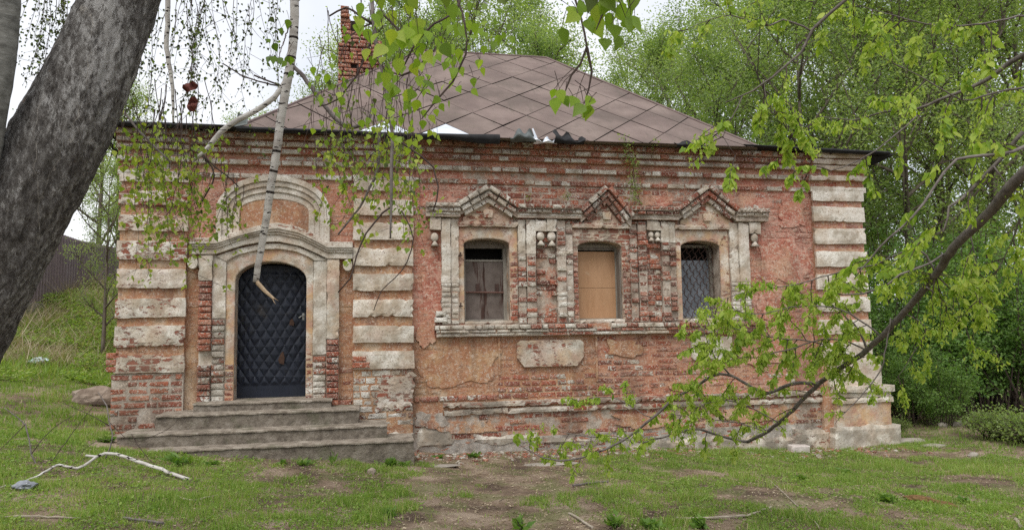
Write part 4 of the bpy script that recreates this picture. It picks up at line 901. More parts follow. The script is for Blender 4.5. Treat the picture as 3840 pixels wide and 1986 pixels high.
# ------------------------------------------------------------------ background trees
def tree_data(seed, H, R, h0, n1=17, n2=6, n3=4, per=26, leaf=.075, up=.75, sig=.14):
    rg = np.random.default_rng(seed); py = random.Random(seed); mb = MB(); wx, wy = py.uniform(-.3, .3), py.uniform(-.3, .3)
    tp = lambda t: Vector((wx*math.sin(2.3*t), wy*math.sin(1.9*t+.5)-wy*math.sin(.5), H*t))
    mb.tube([tp(i/10) for i in range(11)], [.011*H*(1-i/10.6) for i in range(11)], 7)
    Cs = []; Ds = []; Ts = []
    for i in range(n1):
        u = h0+(1-h0)*(i+.5)/n1*.97; az = i*2.39996+py.uniform(-.4, .4); prof = math.sin(math.pi*min(1, (u-h0)/(1-h0)*.86+.14))**.7
        ln = R*prof*py.uniform(.75, 1.15); a = tp(u); d = Vector((math.cos(az), math.sin(az), up*py.uniform(.6, 1.5))).normalized()
        pts = [a]
        for k in range(4):
            d = (d+Vector((py.gauss(0, .12), py.gauss(0, .12), .10+py.gauss(0, .06)))).normalized(); pts.append(pts[-1]+d*ln/4)
        r0 = .0068*H*(1-u*.6); mb.tube(pts, [r0*(1-.2*k) for k in range(5)], 5, cap=False)
        for j in range(n2):
            t = py.uniform(.22, 1.0); k = min(3, int(t*4)); q = pts[k].lerp(pts[k+1], t*4-k)
            e = (d+Vector((py.gauss(0, .75), py.gauss(0, .75), py.gauss(.25, .5)))).normalized(); l2 = ln*py.uniform(.28, .5)
            q2 = q+e*l2+Vector((0, 0, l2*.12)); mb.tube([q, q.lerp(q2, .5), q2], [r0*.4, r0*.3, r0*.15], 3, cap=False)
            ct = py.uniform(-.34, .34)
            for m in range(n3):
                s = q.lerp(q2, py.uniform(.2, 1)); g = (e+Vector((py.gauss(0, .8), py.gauss(0, .8), py.gauss(.2, .5)))).normalized(); l3 = l2*py.uniform(.4, .8)
                e3 = s+g*l3; mb.tube([s, e3], [r0*.16, r0*.06], 3, cap=False)
                tt = rg.random(per)[:, None]; Cs.append(np.array(s)+(np.array(e3)-np.array(s))*tt+rg.normal(0, sig, (per, 3))); Ds.append(rg.normal(size=(per, 3))+np.array(g)*.8-np.array([0, 0, .3]))
                Ts.append(.5+ct+py.uniform(-.15, .15)+rg.normal(0, .12, per))
    C = np.vstack(Cs); D = np.vstack(Ds); T = np.concatenate(Ts); n = len(C)
    lm = leaves('crown', C, D, leaf*rg.uniform(.7, 1.3, n), leaf*.62*rg.uniform(.7, 1.2, n), T, G_TREE, rg)
    tm = mesh('trunk', mb.v, mb.f, M_BARK, True); return tm, lm
TV = [tree_data(1, 10, 3.0, .14, per=52, leaf=.075, sig=.24), tree_data(2, 11, 2.6, .12, 19, per=50, leaf=.075, up=1.1, sig=.24), tree_data(3, 10, 3.3, .15, 18, per=54, leaf=.078, up=.9, sig=.24),
      tree_data(4, 12, 2.6, .2, 18, 6, 4, per=44, leaf=.08, up=1.3, sig=.24), tree_data(5, 9, 2.4, .15, 17, 6, 3, per=30, leaf=.075, up=1.0, sig=.18)]
def bg_tree(p, v, H, rz, label, name='leafy_tree', group='trees behind the house'):
    base = [10, 11, 10, 12, 9][v]; s = H/base; g = gz(p[0], p[1])
    t = empty(name, (p[0], p[1], g-.1), label, 'tree', group); t.rotation_euler = (0, 0, rz); t.scale = (s*1.05, s*1.05, s)
    link('trunk', TV[v][0], t); link('crown', TV[v][1], t); return t
for (p, v, H, rz, lb) in [
    ((4.935, 11.998, 3.391), 3, 9.4, .3, 'light green tree rising just right of the roof ridge end'),
    ((5.168, 8.899, 3.155), 0, 8.0, 1.1, 'round green tree directly above the upper right roof hip'),
    ((7.616, 11.457, 3.346), 1, 10.8, 2.0, 'tall narrow tree behind the middle of the right roof hip'),
    ((7.134, 7.485, 3.044), 2, 9.2, 2.9, 'broad dense tree behind the lower right roof hip'),
    ((9.993, 9.960, 3.229), 0, 11.3, 3.8, 'leafy tree rising over the right end of the roof'),
    ((9.068, 6.077, 2.934), 2, 10.6, .8, 'wide tree just left of the right house corner'),
    ((12.360, 8.465, 3.111), 1, 13.0, 1.9, 'tall tree right behind the right eave tip'),
    ((11.208, 5.136, 2.859), 0, 11.0, 4.4, 'green tree standing just right of the right eave tip'),
    ((15.811, 8.786, 3.131), 3, 14.0, 5.2, 'slender tall tree between the right corner and the frame edge'),
    ((13.674, 5.147, 2.856), 2, 12.0, 3.1, 'dense tree near the right edge of the view'),
    ((16.897, 6.531, 2.957), 1, 13.0, 2.2, 'rightmost tall tree behind the shrubs'),
    ((14.823, 13.055, 3.458), 2, 13.5, 5.0, 'farther tree filling the gap above the right eave'),
    ((11.766, 14.690, 3.587), 3, 13.5, .4, 'farthest thin-crowned tree above the right roof slope'),
    ((-3.698, 14.759, 3.614), 1, 10.0, .2, 'narrow fresh green tree left of the chimney'),
    ((-0.400, 16.128, 3.714), 3, 14.2, 1.0, 'airy tree rising just right of the chimney'),
    ((1.308, 13.748, 3.530), 4, 13.5, 2.5, 'thin tree behind the middle of the roof ridge'),
    ((3.504, 16.358, 3.726), 3, 15.0, 3.6, 'tall airy tree behind the right part of the ridge'),
    ((4.206, 13.163, 3.481), 4, 12.0, 4.6, 'sparse tree above the right end of the ridge'),
    ((-6.377, 19.370, 3.970), 4, 8.6, 1.4, 'small sparse tree behind the lower left roof slope'),
    ((18.615, 15.342, 3.627), 2, 12.5, 1.3, 'distant tree glimpsed between the trunks right of the house'),
    ((20.212, 14.002, 3.522), 0, 13.5, 2.7, 'distant tree behind the tall middle shrub'),
    ((23.199, 14.417, 3.549), 2, 14.0, .6, 'distant tree behind the right edge tree'),
    ((10.652, 17.967, 3.838), 2, 13.0, 4.2, 'distant broad tree above the middle of the right hip'),
    ((7.376, 16.593, 3.738), 3, 11.5, 2.4, 'distant pale tree above the ridge end'),
    ((0.281, 12.938, 3.470), 3, 12.4, 2.2, 'fresh green tree peering over the left part of the ridge'),
    ((3.328, 11.305, 3.341), 3, 11.6, 5.8, 'light tree peering over the right end of the ridge'),
    ((-1.955, 17.459, 3.818), 3, 13.6, 4.0, 'thin-crowned tree behind the chimney'),
    ((-7.681, 6.405, 2.983), 4, 4.2, .7, 'small leafy sapling in front of the plum fence'),
    ((-9.640, 13.923, 3.559), 1, 6.6, 2.1, 'grey-green tree hugging the left house corner behind the fence'),
    ((-10.014, 12.981, 3.488), 4, 7.2, 5.5, 'thin grey-green tree between the leaning trunk and the house corner')]:
    bg_tree(p, v, H, rz, lb)

# ------------------------------------------------------------------ shrubs on the right
def shrub_data(seed, H, R, stems=26, per=300, leaf=.075, mat=None):
    rg = np.random.default_rng(seed); py = random.Random(seed); mb = MB(); Cs = []; Ds = []; Ts = []
    for i in range(stems):
        az = py.uniform(0, 6.28); rr_ = R*math.sqrt(py.random()); b = Vector((rr_*.45*math.cos(az), rr_*.45*math.sin(az), -.05)); h = H*py.uniform(.55, 1.05)*(1-.3*(rr_/R)**2)
        tip = Vector((rr_*1.05*math.cos(az)+py.gauss(0, .15), rr_*1.05*math.sin(az)+py.gauss(0, .15), h)); mid = b.lerp(tip, .5)+Vector((py.gauss(0, .12), py.gauss(0, .12), .1))
        mb.tube([b, mid, tip], [.018, .012, .004], 4, cap=False)
        for k in range(7):
            t = py.uniform(.25, 1); s = (b.lerp(mid, t*2) if t < .5 else mid.lerp(tip, t*2-1)); g = Vector((py.gauss(0, 1), py.gauss(0, 1), py.gauss(.2, .6))).normalized(); e = s+g*py.uniform(.2, .5)
            mb.tube([s, e], [.006, .002], 3, cap=False); n = per//7
            tt = rg.random(n)[:, None]; Cs.append(np.array(s)+(np.array(e)-np.array(s))*tt+rg.normal(0, .09, (n, 3))); Ds.append(rg.normal(size=(n, 3))+np.array(g)*.6); Ts.append(.45+py.uniform(-.25, .25)+rg.normal(0, .13, n))
    C = np.vstack(Cs); D = np.vstack(Ds); T = np.concatenate(Ts); n = len(C)
    return mesh('stems', mb.v, mb.f, M_TWIG), leaves('foliage', C, D, leaf*rg.uniform(.7, 1.3, n), leaf*.6*rg.uniform(.7, 1.2, n), T, mat or G_SHRUB, rg, .9)
SH = [shrub_data(21, 3.6, 1.5, 34), shrub_data(22, 4.4, 1.7, 38), shrub_data(23, 2.8, 1.4, 30)]
for (p, v, s, rz, lb) in [
    ((9.678, 4.296, 0.943), 1, 1.0, .3, 'dark green shrub closest to the right house corner'),
    ((9.333, 2.927, 0.990), 0, 1.0, 2.0, 'dense shrub a step right of the house corner'),
    ((10.951, 3.628, 0.933), 1, 1.08, 3.4, 'tall shrub in the middle of the right thicket'),
    ((10.256, 2.124, 0.992), 2, 1.1, 1.2, 'lower shrub at the front of the right thicket'),
    ((11.498, 2.490, 0.953), 0, 1.12, 4.4, 'bushy shrub at the right frame edge'),
    ((11.224, 1.312, 0.993), 1, 1.0, 5.1, 'outermost shrub partly cut by the right frame edge'),
    ((8.163, 1.930, 1.045), 2, .62, 2.2, 'low bright shrub just beyond the right pedestal'),
    ((8.650, 1.626, 1.042), 2, .55, 4.0, 'small low shrub between the pedestal shrub and the nettles'),
    ((12.227, 5.837, 0.841), 1, 1.3, 5.9, 'tall shrub at the back of the right thicket')]:
    t = empty('thicket_shrub', (p[0], p[1], gz(p[0], p[1])), lb, 'shrub', 'shrubs right of the house'); t.scale = (s, s, s); t.rotation_euler = (0, 0, rz)
    link('stems', SH[v][0], t); link('foliage', SH[v][1], t)
NT = shrub_data(31, .62, .55, 40, 56, .075, G_TREE)
for (p, s, lb) in [((8.242, -0.231, -0.251), .72, 'bright nettle patch below the right thicket'), ((8.155, -0.882, -0.240), .75, 'nettle clump cut by the right frame edge'), ((8.982, 0.906, -0.219), .4, 'small weed clump left of the nettles'), ((7.359, 1.128, -0.251), .35, 'little weed tuft beside the right pedestal')]:
    t = empty('nettle_clump', p, lb, 'plant', 'nettles on the right'); t.scale = (s, s, s); t.rotation_euler = (0, 0, s*9); link('stems', NT[0], t); link('foliage', NT[1], t)

# ------------------------------------------------------------------ corrugated fence on the bank, left
M_CORR = plain('plum_corrugated_steel', (.165, .125, .135), (.21, .165, .17), 2, .45, .4, .05)
fa, fb = Vector((-10.081, 8.469, 2.578)), Vector((-9.122, 13.392, 2.645)); fd = Vector((fb.x-fa.x, fb.y-fa.y, 0)); FL = fd.length; fd.normalize(); fnn = Vector((fd.y, -fd.x, 0))
fence = empty('corrugated_fence', (fa.x, fa.y, fa.z-.2), 'plum corrugated metal fence on a concrete footing above the bank', 'fence')
npan = 6
for k in range(npan):
    V = []; F = []; a, b = -1.6+(FL+2.4)*k/npan, -1.6+(FL+2.4)*(k+1)/npan; n = 44
    for i in range(n+1):
        s = a+(b-a)*i/n; d = .022*max(-1, min(1, 1.8*math.sin(2*math.pi*s/.115))); q = fa+fd*s+fnn*d
        top = fa.z+1.72+(.20*min(1, max(0, (2.2-s)/2.2)))+(fb.z-fa.z)*s/FL; bot = fa.z-.02+(fb.z-fa.z)*s/FL
        V += [(q.x, q.y, bot), (q.x, q.y, top)]
    for i in range(n): F.append((2*i, 2*i+2, 2*i+3, 2*i+1))
    nv = len(V); V += [(x-fnn.x*.004, y-fnn.y*.004, z) for x, y, z in V]; F += [tuple(nv+i for i in reversed(f)) for f in F]
    wlink('corrugated_panel', mesh('corrugated_panel', V, F, M_CORR), fence)
m = MB(); A, B = fa-fd*1.6, fb+fd*.9; n_ = fnn*.12
ring = [(A+n_), (B+n_), (B-n_), (A-n_)]; m.v = [(q.x, q.y, q.z-.7) for q in ring]+[(q.x, q.y, q.z-.02) for q in ring]
m.f = [(0, 1, 5, 4), (1, 2, 6, 5), (2, 3, 7, 6), (3, 0, 4, 7), (4, 5, 6, 7)]; m.c = [(.3, .3, .3)]*5
wlink('footing', mesh('footing', m.v, m.f, plain('pale_concrete', (.22, .20, .18), (.34, .32, .29), 4, .9, .1, .4)), fence)

# ------------------------------------------------------------------ grass, dry stalks, litter
rg = np.random.default_rng(8)
def vnoise(x, y, s, seed):
    r = np.random.default_rng(seed); T = r.random((64, 64)); u, v = x/s, y/s; i, j = np.floor(u).astype(int), np.floor(v).astype(int); f, g = u-i, v-j
    f = f*f*(3-2*f); g = g*g*(3-2*g); t = lambda a, b: T[a % 64, b % 64]
    return (t(i, j)*(1-f)+t(i+1, j)*f)*(1-g)+(t(i, j+1)*(1-f)+t(i+1, j+1)*f)*g
def cover(x, y):                                         # how grassy: worn path from the steps towards the camera, bare strip along the wall
    n = .42*vnoise(x, y, 1.1, 1)+.33*vnoise(x, y, .42, 2)+.25*vnoise(x, y, .16, 3)
    c_ = .57+.18*sstep(-2.4, -4.2, x)+.10*sstep(.6, 2.5, x)
    px = -.9+.13*(y+4); c_ = c_-.30*np.exp(-((x-px)/1.1)**2)*sstep(.5, -1.5, y)
    c_ = c_-.30*sstep(-1.5, -.2, y)*sstep(-5.6, -4.6, x)*sstep(3.2, 1.0, x)
    c_ = c_-.10*np.exp(-((x-2.0)/.8)**2-((y+3.6)/.6)**2)*2
    return sstep(-.07, .09, c_-.02-n)
def in_yard(x, y): return ~((x > -5.75) & (x < 6.5) & (y > -.06)) & ~((x > -5.45) & (x < -1.57) & (y > -1.28))
def blades(name, n, xr, yr, hmin, hmax, wid, tone0, seed, mat=G_GRASS, cov=True, lean=.35):
    r = np.random.default_rng(seed); x = r.uniform(*xr, n); y = yr[0]+(yr[1]-yr[0])*r.random(n); k = in_yard(x, y)
    if cov: k &= r.random(n) < cover(x, y)*(.35+.65*(vnoise(x, y, .16, 5) > .42))+.012
    x, y = x[k], y[k]; n = len(x); z = ground_z(x, y)-.004
    h = r.uniform(hmin, hmax, n)*(.3+1.5*vnoise(x, y, .30, 9)**1.5); a = r.uniform(0, 6.283, n); b = r.uniform(0, 6.283, n); l = lean*h*r.uniform(.3, 1.6, n)
    V = np.empty((n, 3, 3)); w_ = wid*r.uniform(.6, 1.5, n)
    V[:, 0] = np.stack([x-np.cos(a)*w_, y-np.sin(a)*w_, z], -1); V[:, 1] = np.stack([x+np.cos(a)*w_, y+np.sin(a)*w_, z], -1); V[:, 2] = np.stack([x+np.cos(b)*l, y+np.sin(b)*l, z+h], -1)
    T = tone0+.30*(vnoise(x, y, .8, 6)-.5)+r.normal(0, .12, n)+np.where(r.random(n) < .13, .42, 0)
    me = mesh(name, V.reshape(-1, 3), np.arange(n*3).reshape(n, 3), mat); face_attr(me, 'tone', np.clip(T, 0, 1)); return link(name, me)
tag(blades('grass', 420000, (-7.5, 7.0), (-5.6, -.03), .02, .07, .0042, .46, 1), 'short spring grass growing in patches over the yard', 'grass', kind='stuff')
tag(blades('side_grass', 110000, (-12, -5.5), (-4.6, 6.5), .03, .09, .006, .45, 2, lean=.4), 'grass left of the house and at the foot of the bank', 'grass', kind='stuff')
tag(blades('bank_grass', 45000, (-13.5, -6.0), (4.4, 12.0), .06, .24, .010, .46, 3, cov=False, lean=.7), 'long tangled grass on the bank below the fence', 'grass', kind='stuff')
tag(blades('dry_bank_stalks', 13000, (-13.0, -6.2), (5.2, 11.5), .15, .55, .008, .55, 4, G_DRY, False, 1.0), 'pale dead stalks matted over the bank', 'dry grass', kind='stuff')
tag(blades('far_grass', 40000, (5.5, 13), (-5, 4.5), .03, .09, .007, .45, 5), 'grass to the right of the house', 'grass', kind='stuff')
# dead leaves and straw
n = 42000; x = rg.uniform(-7, 7.5, n); y = rg.uniform(-5.6, -.05, n); k = in_yard(x, y); x, y = x[k], y[k]; n = len(x)
C = np.stack([x, y, ground_z(x, y)+rg.uniform(.003, .014, n)], -1); D = rg.normal(size=(n, 3)); D[:, 2] *= .12
st = rg.random(n) < .5
tag(link('leaf_litter', leaves('leaf_litter', C, D, np.where(st, rg.uniform(.03, .09, n), rg.uniform(.015, .04, n)), np.where(st, .004, rg.uniform(.01, .024, n)), rg.random(n), G_DRY, rg, 4)), 'dead leaves and straw scattered over the bare soil', 'leaf litter', kind='stuff')
# low leafy weeds mixed into the grass
n = 26000; cx = rg.uniform(-7.2, 7.2, 2200); cy = rg.uniform(-5.5, -.1, 2200); w8 = cover(cx, cy) > .3; cx, cy = cx[w8], cy[w8]; q = rg.integers(0, len(cx), n)
x = cx[q]+rg.normal(0, .07, n); y = cy[q]+rg.normal(0, .07, n); k = in_yard(x, y); x, y = x[k], y[k]; n = len(x)
C = np.stack([x, y, ground_z(x, y)+rg.uniform(.0, .04, n)], -1); D = rg.normal(size=(n, 3)); D[:, 2] = np.abs(D[:, 2])*.5
tag(link('ground_weeds', leaves('ground_weeds', C, D, rg.uniform(.02, .05, n), rg.uniform(.012, .026, n), rg.uniform(.15, .7, n), G_GRASS, rg, 2)), 'low broad-leaved weeds among the grass', 'weeds', kind='stuff')
n = 42000; x = rg.uniform(-13.0, -5.9, n); y = rg.uniform(3.6, 10.5, n); k = (vnoise(x, y, 1.2, 12) > .38); x, y = x[k], y[k]; n = len(x)
C = np.stack([x, y, ground_z(x, y)+rg.uniform(.02, .32, n)*vnoise(x, y, .7, 13)], -1); D = rg.normal(size=(n, 3)); D[:, 2] = np.abs(D[:, 2])*.5
tag(link('bank_weeds', leaves('bank_weeds', C, D, rg.uniform(.05, .11, n), rg.uniform(.03, .06, n), rg.uniform(.3, .8, n), G_GRASS, rg, 2)), 'leafy green weeds along the foot of the bank', 'weeds', kind='stuff')
# ------------------------------------------------------------------ foreground trees
def leaf_shape(name, kind, mat):
    if kind == 'elm': prof = [(0, .0), (.12, .11), (.32, .20), (.55, .215), (.75, .15), (.9, .06), (1, 0)]
    else: prof = [(0, .0), (.06, .22), (.22, .40), (.42, .36), (.65, .21), (.85, .08), (1, 0)]
    V = []; F = []
    for (t, w_) in prof: V += [(-w_, t, .10*w_-.16*t*t), (0, t, -.05*w_-.16*t*t), (w_, t, .10*w_-.16*t*t)]
    for i in range(len(prof)-1):
        a = i*3; F += [(a, a+1, a+4, a+3), (a+1, a+2, a+5, a+4)]
    return V, F, mesh(name, V, F, mat, True)
LEAF = {'elm': leaf_shape('leaf', 'elm', G_LINO), 'birch': leaf_shape('leaf', 'birch', G_BIRO)}
class Foliage:
    """collects leaves of one tree; the nearest 300 become parts of their own, the rest one joined part"""
    def __init__(s, root, kind, matj): s.r = root; s.k = kind; s.m = matj; s.L = []
    def add(s, base, d, n, length, tone, wide=1.0): s.L.append((Vector(base), Vector(d).normalized(), Vector(n), length, tone, wide))
    def emit(s):
        V0, F0, me = LEAF[s.k]; A = np.array(V0)
        def mat(q):
            b, d, n, ln, tn, wd = q; x = d.cross(n); x = x.normalized() if x.length > 1e-5 else d.orthogonal().normalized(); z = x.cross(d)
            return Matrix(((x.x*ln*wd, d.x*ln, z.x*ln, b.x), (x.y*ln*wd, d.y*ln, z.y*ln, b.y), (x.z*ln*wd, d.z*ln, z.z*ln, b.z), (0, 0, 0, 1)))
        s.L.sort(key=lambda q: -q[3]/(q[0]-CAM).length if (q[0]-CAM).dot(_fw) > .5 and abs((q[0]-CAM).dot(_rt)/(q[0]-CAM).dot(_fw)) < .69 and abs((q[0]-CAM).dot(_up)/(q[0]-CAM).dot(_fw)) < .36 else 0)
        off = Matrix.Translation(-s.r.location)
        for q in s.L[:300]:
            o = link('leaf', me, s.r); o.matrix_local = off @ mat(q); o.color = (q[4], 0, 0, 1)
        V = []; F = []; T = []; n = 0; FA = np.array(F0)
        for q in s.L[300:]:
            M = np.array(mat(q)); V.append(A @ M[:3, :3].T+M[:3, 3]); F.append(FA+n); T += [q[4]]*len(F0); n += len(A)
        if V:
            m2 = mesh('leaf_mass', np.vstack(V), np.vstack(F), s.m, True); face_attr(m2, 'tone', np.clip(T, 0, 1)); tag(wlink('leaf_mass', m2, s.r), kind='stuff')

# bark of the big leaning birch
M_BIGBARK, nt, b_ = new_mat('old_birch_bark', .95, .08); p_ = ocoord(nt)
ax = nd(nt, 'Mapping', {'Vector': p_, 'Rotation': (0, -.45, 0), 'Scale': (1, 1, .42)}).outputs[0]
wob_ = nd(nt, 'VectorMath', {0: nd(nt, 'TexNoise', {'Vector': p_, 'Scale': 9.0, 'Detail': 6}).outputs['Color'], 1: (.13, .13, .13)}, operation='MULTIPLY').outputs[0]
gr_ = noise(nt, ax, 30, 9, .78)
c = ramp(nt, gr_, [(.41, (.070, .064, .059)), (.475, (.15, .139, .128)), (.53, (.21, .198, .185)), (.61, (.36, .35, .33))])
c = mix(nt, mr(nt, noise(nt, ax, 4, 6, .6), .40, .62, 0, .4), c, (.13, .121, .111))
pat = mth(nt, 'MULTIPLY_ADD', noise(nt, ax, 1.3, 3), .5, mth(nt, 'MULTIPLY', noise(nt, ax, 26, 9, .78), .5))
c = mix(nt, mask(nt, pat, .40, .03), c, (.48, .47, .45))
lv = nd(nt, 'VectorMath', {0: nd(nt, 'Mapping', {'Vector': p_, 'Rotation': (0, -.45, 0), 'Scale': (2.0, 2.0, .20)}).outputs[0], 1: wob_}).outputs[0]
fis = mr(nt, nd(nt, 'TexVoronoi', {'Vector': lv, 'Scale': 1.2}, feature='DISTANCE_TO_EDGE').outputs['Distance'], .0, .007, 1, 0)
c = mix(nt, mth(nt, 'MULTIPLY', fis, mr(nt, noise(nt, p_, 4.0, 4), .48, .56, 0, .8)), c, (.46, .43, .38))
c = mix(nt, mr(nt, noise(nt, p_, 9, 5), .68, .74, 0, .5), c, (.24, .14, .07)); setc(nt, b_, c)
bump(nt, b_, mth(nt, 'ADD', gr_, mth(nt, 'MULTIPLY', noise(nt, ax, 11, 7, .7), 1.2)), 1.0, .05)
M_WBARK, nt, b_ = new_mat('white_birch_bark', .85, .12); p_ = pos(nt, (1, 1, 3.2))
c = ramp(nt, noise(nt, p_, 5, 5), [(.3, (.34, .31, .28)), (.6, (.58, .56, .52))]); c = mix(nt, mask(nt, noise(nt, p_, 15, 3, .5), .30, .02), c, (.035, .028, .025)); setc(nt, b_, c)
M_GBARK = plain('grey_branch_bark', (.10, .085, .078), (.22, .195, .18), 20, .9, .1, .3)
def big_trunk(pts, rad, parent, mat, name='trunk', n=110, step=.016, rough=.034, seed=0):
    from mathutils import noise as mn
    P, Rr = smooth_path(pts, rad, step); V = []; F = []; prev = None
    for i, p in enumerate(P):
        d = (P[min(i+1, len(P)-1)]-P[max(i-1, 0)]).normalized(); u = d.orthogonal().normalized() if prev is None else (prev-d*prev.dot(d)).normalized(); prev = u; w_ = d.cross(u)
        for k in range(n):
            a = 2*math.pi*k/n; dr = u*math.cos(a)+w_*math.sin(a); s = i*step
            h = mn.noise(Vector((math.cos(a)*2.2+seed, math.sin(a)*2.2, s*.9)))*.9+mn.noise(Vector((math.cos(a)*6+seed, math.sin(a)*6, s*2.2)))*.55+mn.noise(Vector((math.cos(a)*13, math.sin(a)*13+seed, s*7)))*.45+mn.noise(Vector((math.cos(a)*26, math.sin(a)*26+seed, s*14)))*.5+(mn.ridged_multi_fractal(Vector((math.cos(a)*7+seed, math.sin(a)*7, s*3.2)), .9, 2.1, 4, 1.0, 2.0)-1.2)*.42
            q = p+dr*(Rr[i]*(1+rough*2.0*h)); V.append((q.x, q.y, q.z))
    for i in range(len(P)-1):
        for k in range(n): a, b = i*n+k, i*n+(k+1) % n; F.append((a, b, b+n, a+n))
    return wlink(name, mesh(name, V, F, mat, True), parent)

# ---- leaning birch
b0 = Vector((-5.172, -5.643, 0.363))
birch = empty('leaning_birch', (b0.x, b0.y, gz(b0.x, b0.y)), 'old birch with thick dark leaning trunk at the left, broken branches hanging before the house', 'tree')
big_trunk([(-5.385, -5.564, -0.019), (-5.031, -5.722, 0.890), (-4.736, -5.845, 1.560), (-4.366, -5.989, 2.276), (-4.007, -6.079, 3.007), (-3.745, -6.054, 3.801), (-3.545, -5.958, 4.518), (-3.257, -5.799, 5.466), (-3.028, -5.636, 6.506), (-2.891, -5.484, 7.854), (-2.832, -5.358, 9.643)],
          [.38, .32, .288, .268, .252, .212, .195, .19, .15, .10, .04], birch, M_BIGBARK)
def tube_part(name, pts, rad, mat, parent, n=7, wob=.0, seed=0, step=.07):
    P, Rr = smooth_path(pts, rad, step, random.Random(seed), wob); m = MB(); m.tube(P, Rr, n); return wlink(name, mesh(name, m.v, m.f, mat, True), parent), P, Rr
# limbs above the frame that carry the hanging branches
tube_part('limb', [(-3.257, -5.799, 5.466), (-3.041, -5.449, 5.635), (-2.792, -5.109, 5.306), (-2.774, -5.010, 4.758), (-2.776, -4.973, 4.373)], [.10, .085, .07, .055, .045], M_WBARK, birch)
tube_part('limb', [(-3.028, -5.636, 6.506), (-2.546, -5.995, 6.011), (-2.193, -6.564, 4.764), (-2.172, -6.797, 3.939), (-2.182, -6.763, 3.594)], [.09, .07, .05, .03, .018], M_WBARK, birch)
tube_part('limb', [(-2.891, -5.484, 7.854), (-2.026, -6.709, 5.943), (-1.582, -8.045, 3.943), (-1.566, -8.578, 3.037)], [.07, .055, .03, .012], M_WBARK, birch)
tube_part('limb', [(-3.257, -5.799, 5.466), (-3.604, -4.922, 5.607), (-3.913, -4.221, 5.370), (-3.973, -4.058, 4.853)], [.07, .05, .035, .025], M_GBARK, birch)
tube_part('limb', [(-3.507, -5.966, 4.517), (-4.433, -4.546, 5.586), (-5.205, -3.396, 5.920), (-5.403, -3.091, 5.288)], [.06, .045, .03, .012], M_GBARK, birch)
# the snapped white branch in front of the door
_, SP, SR = tube_part('broken_branch', [(-2.776, -4.973, 4.373), (-2.788, -4.934, 3.988), (-2.834, -4.898, 3.699), (-2.884, -4.860, 3.411), (-2.912, -4.830, 3.155), (-2.953, -4.798, 2.898), (-3.003, -4.757, 2.578), (-3.043, -4.725, 2.322), (-3.081, -4.695, 2.091)], [.036, .036, .037, .034, .033, .032, .030, .027, .024], M_WBARK, birch, 9, .002, 3)
m = MB(); m.tube([(-3.078, -4.698, 2.110), (-3.007, -4.735, 2.030), (-2.928, -4.775, 1.960)], [.019, .016, .010], 7); m.tube([(-2.971, -4.755, 1.994), (-2.892, -4.791, 1.943)], [.008, .001], 5); m.tube([(-2.959, -4.752, 1.991), (-2.914, -4.784, 1.915)], [.007, .001], 5)
wlink('bare_stub', mesh('bare_stub', m.v, m.f, plain('peeled_wood', (.30, .20, .12), (.52, .40, .27), 26, .7, .2, .3)), birch)
kn = random.Random(4); M_KNOT = plain('black_knot', (.02, .017, .015), (.05, .04, .035), 30, .95, .05, .3)
for i in range(4, len(SP)-2, 2):
    if kn.random() < .75:
        p, r = SP[i], SR[i]; d = (SP[i+1]-SP[i]).normalized(); m = MB(); m.tube([p-d*.012, p, p+d*.010], [r*.98, r*1.10, r*.98], 9); 
        s = Vector((kn.uniform(-1, 1), -1, 0)).normalized(); m.tube([p+s*r*.7, p+s*r*1.35], [.010, .004], 5); wlink('knot', mesh('knot', m.v, m.f, M_KNOT), birch)
tube_part('side_branch', [(-2.835, -4.901, 3.731), (-2.933, -4.887, 3.582), (-3.086, -4.875, 3.464), (-3.265, -4.879, 3.350), (-3.385, -4.864, 3.227), (-3.472, -4.866, 3.111), (-3.539, -4.847, 3.059)], [.022, .022, .022, .023, .021, .018, .013], M_WBARK, birch, 8, .002, 5)
tube_part('side_branch', [(-2.794, -4.919, 3.843), (-2.708, -4.929, 3.761), (-2.588, -4.937, 3.583), (-2.445, -4.949, 3.404), (-2.318, -4.968, 3.331), (-2.201, -4.994, 3.361), (-2.151, -5.016, 3.479)], [.016, .018, .017, .016, .016, .017, .011], M_GBARK, birch, 7, .002, 6)
tube_part('side_branch', [(-3.973, -4.058, 4.853), (-3.965, -4.025, 4.494), (-3.979, -4.002, 4.279), (-3.929, -3.985, 3.991), (-3.914, -3.951, 3.597)], [.024, .022, .022, .018, .008], M_WBARK, birch, 7, .003, 7)
tube_part('side_branch', [(-2.182, -6.763, 3.594), (-2.166, -6.746, 3.386), (-2.125, -6.737, 3.202), (-2.088, -6.727, 3.017), (-2.065, -6.714, 2.832), (-2.067, -6.692, 2.602), (-2.071, -6.672, 2.395), (-2.073, -6.654, 2.211)], [.012, .012, .011, .010, .010, .010, .008, .005], M_GBARK, birch, 6, .001, 8)
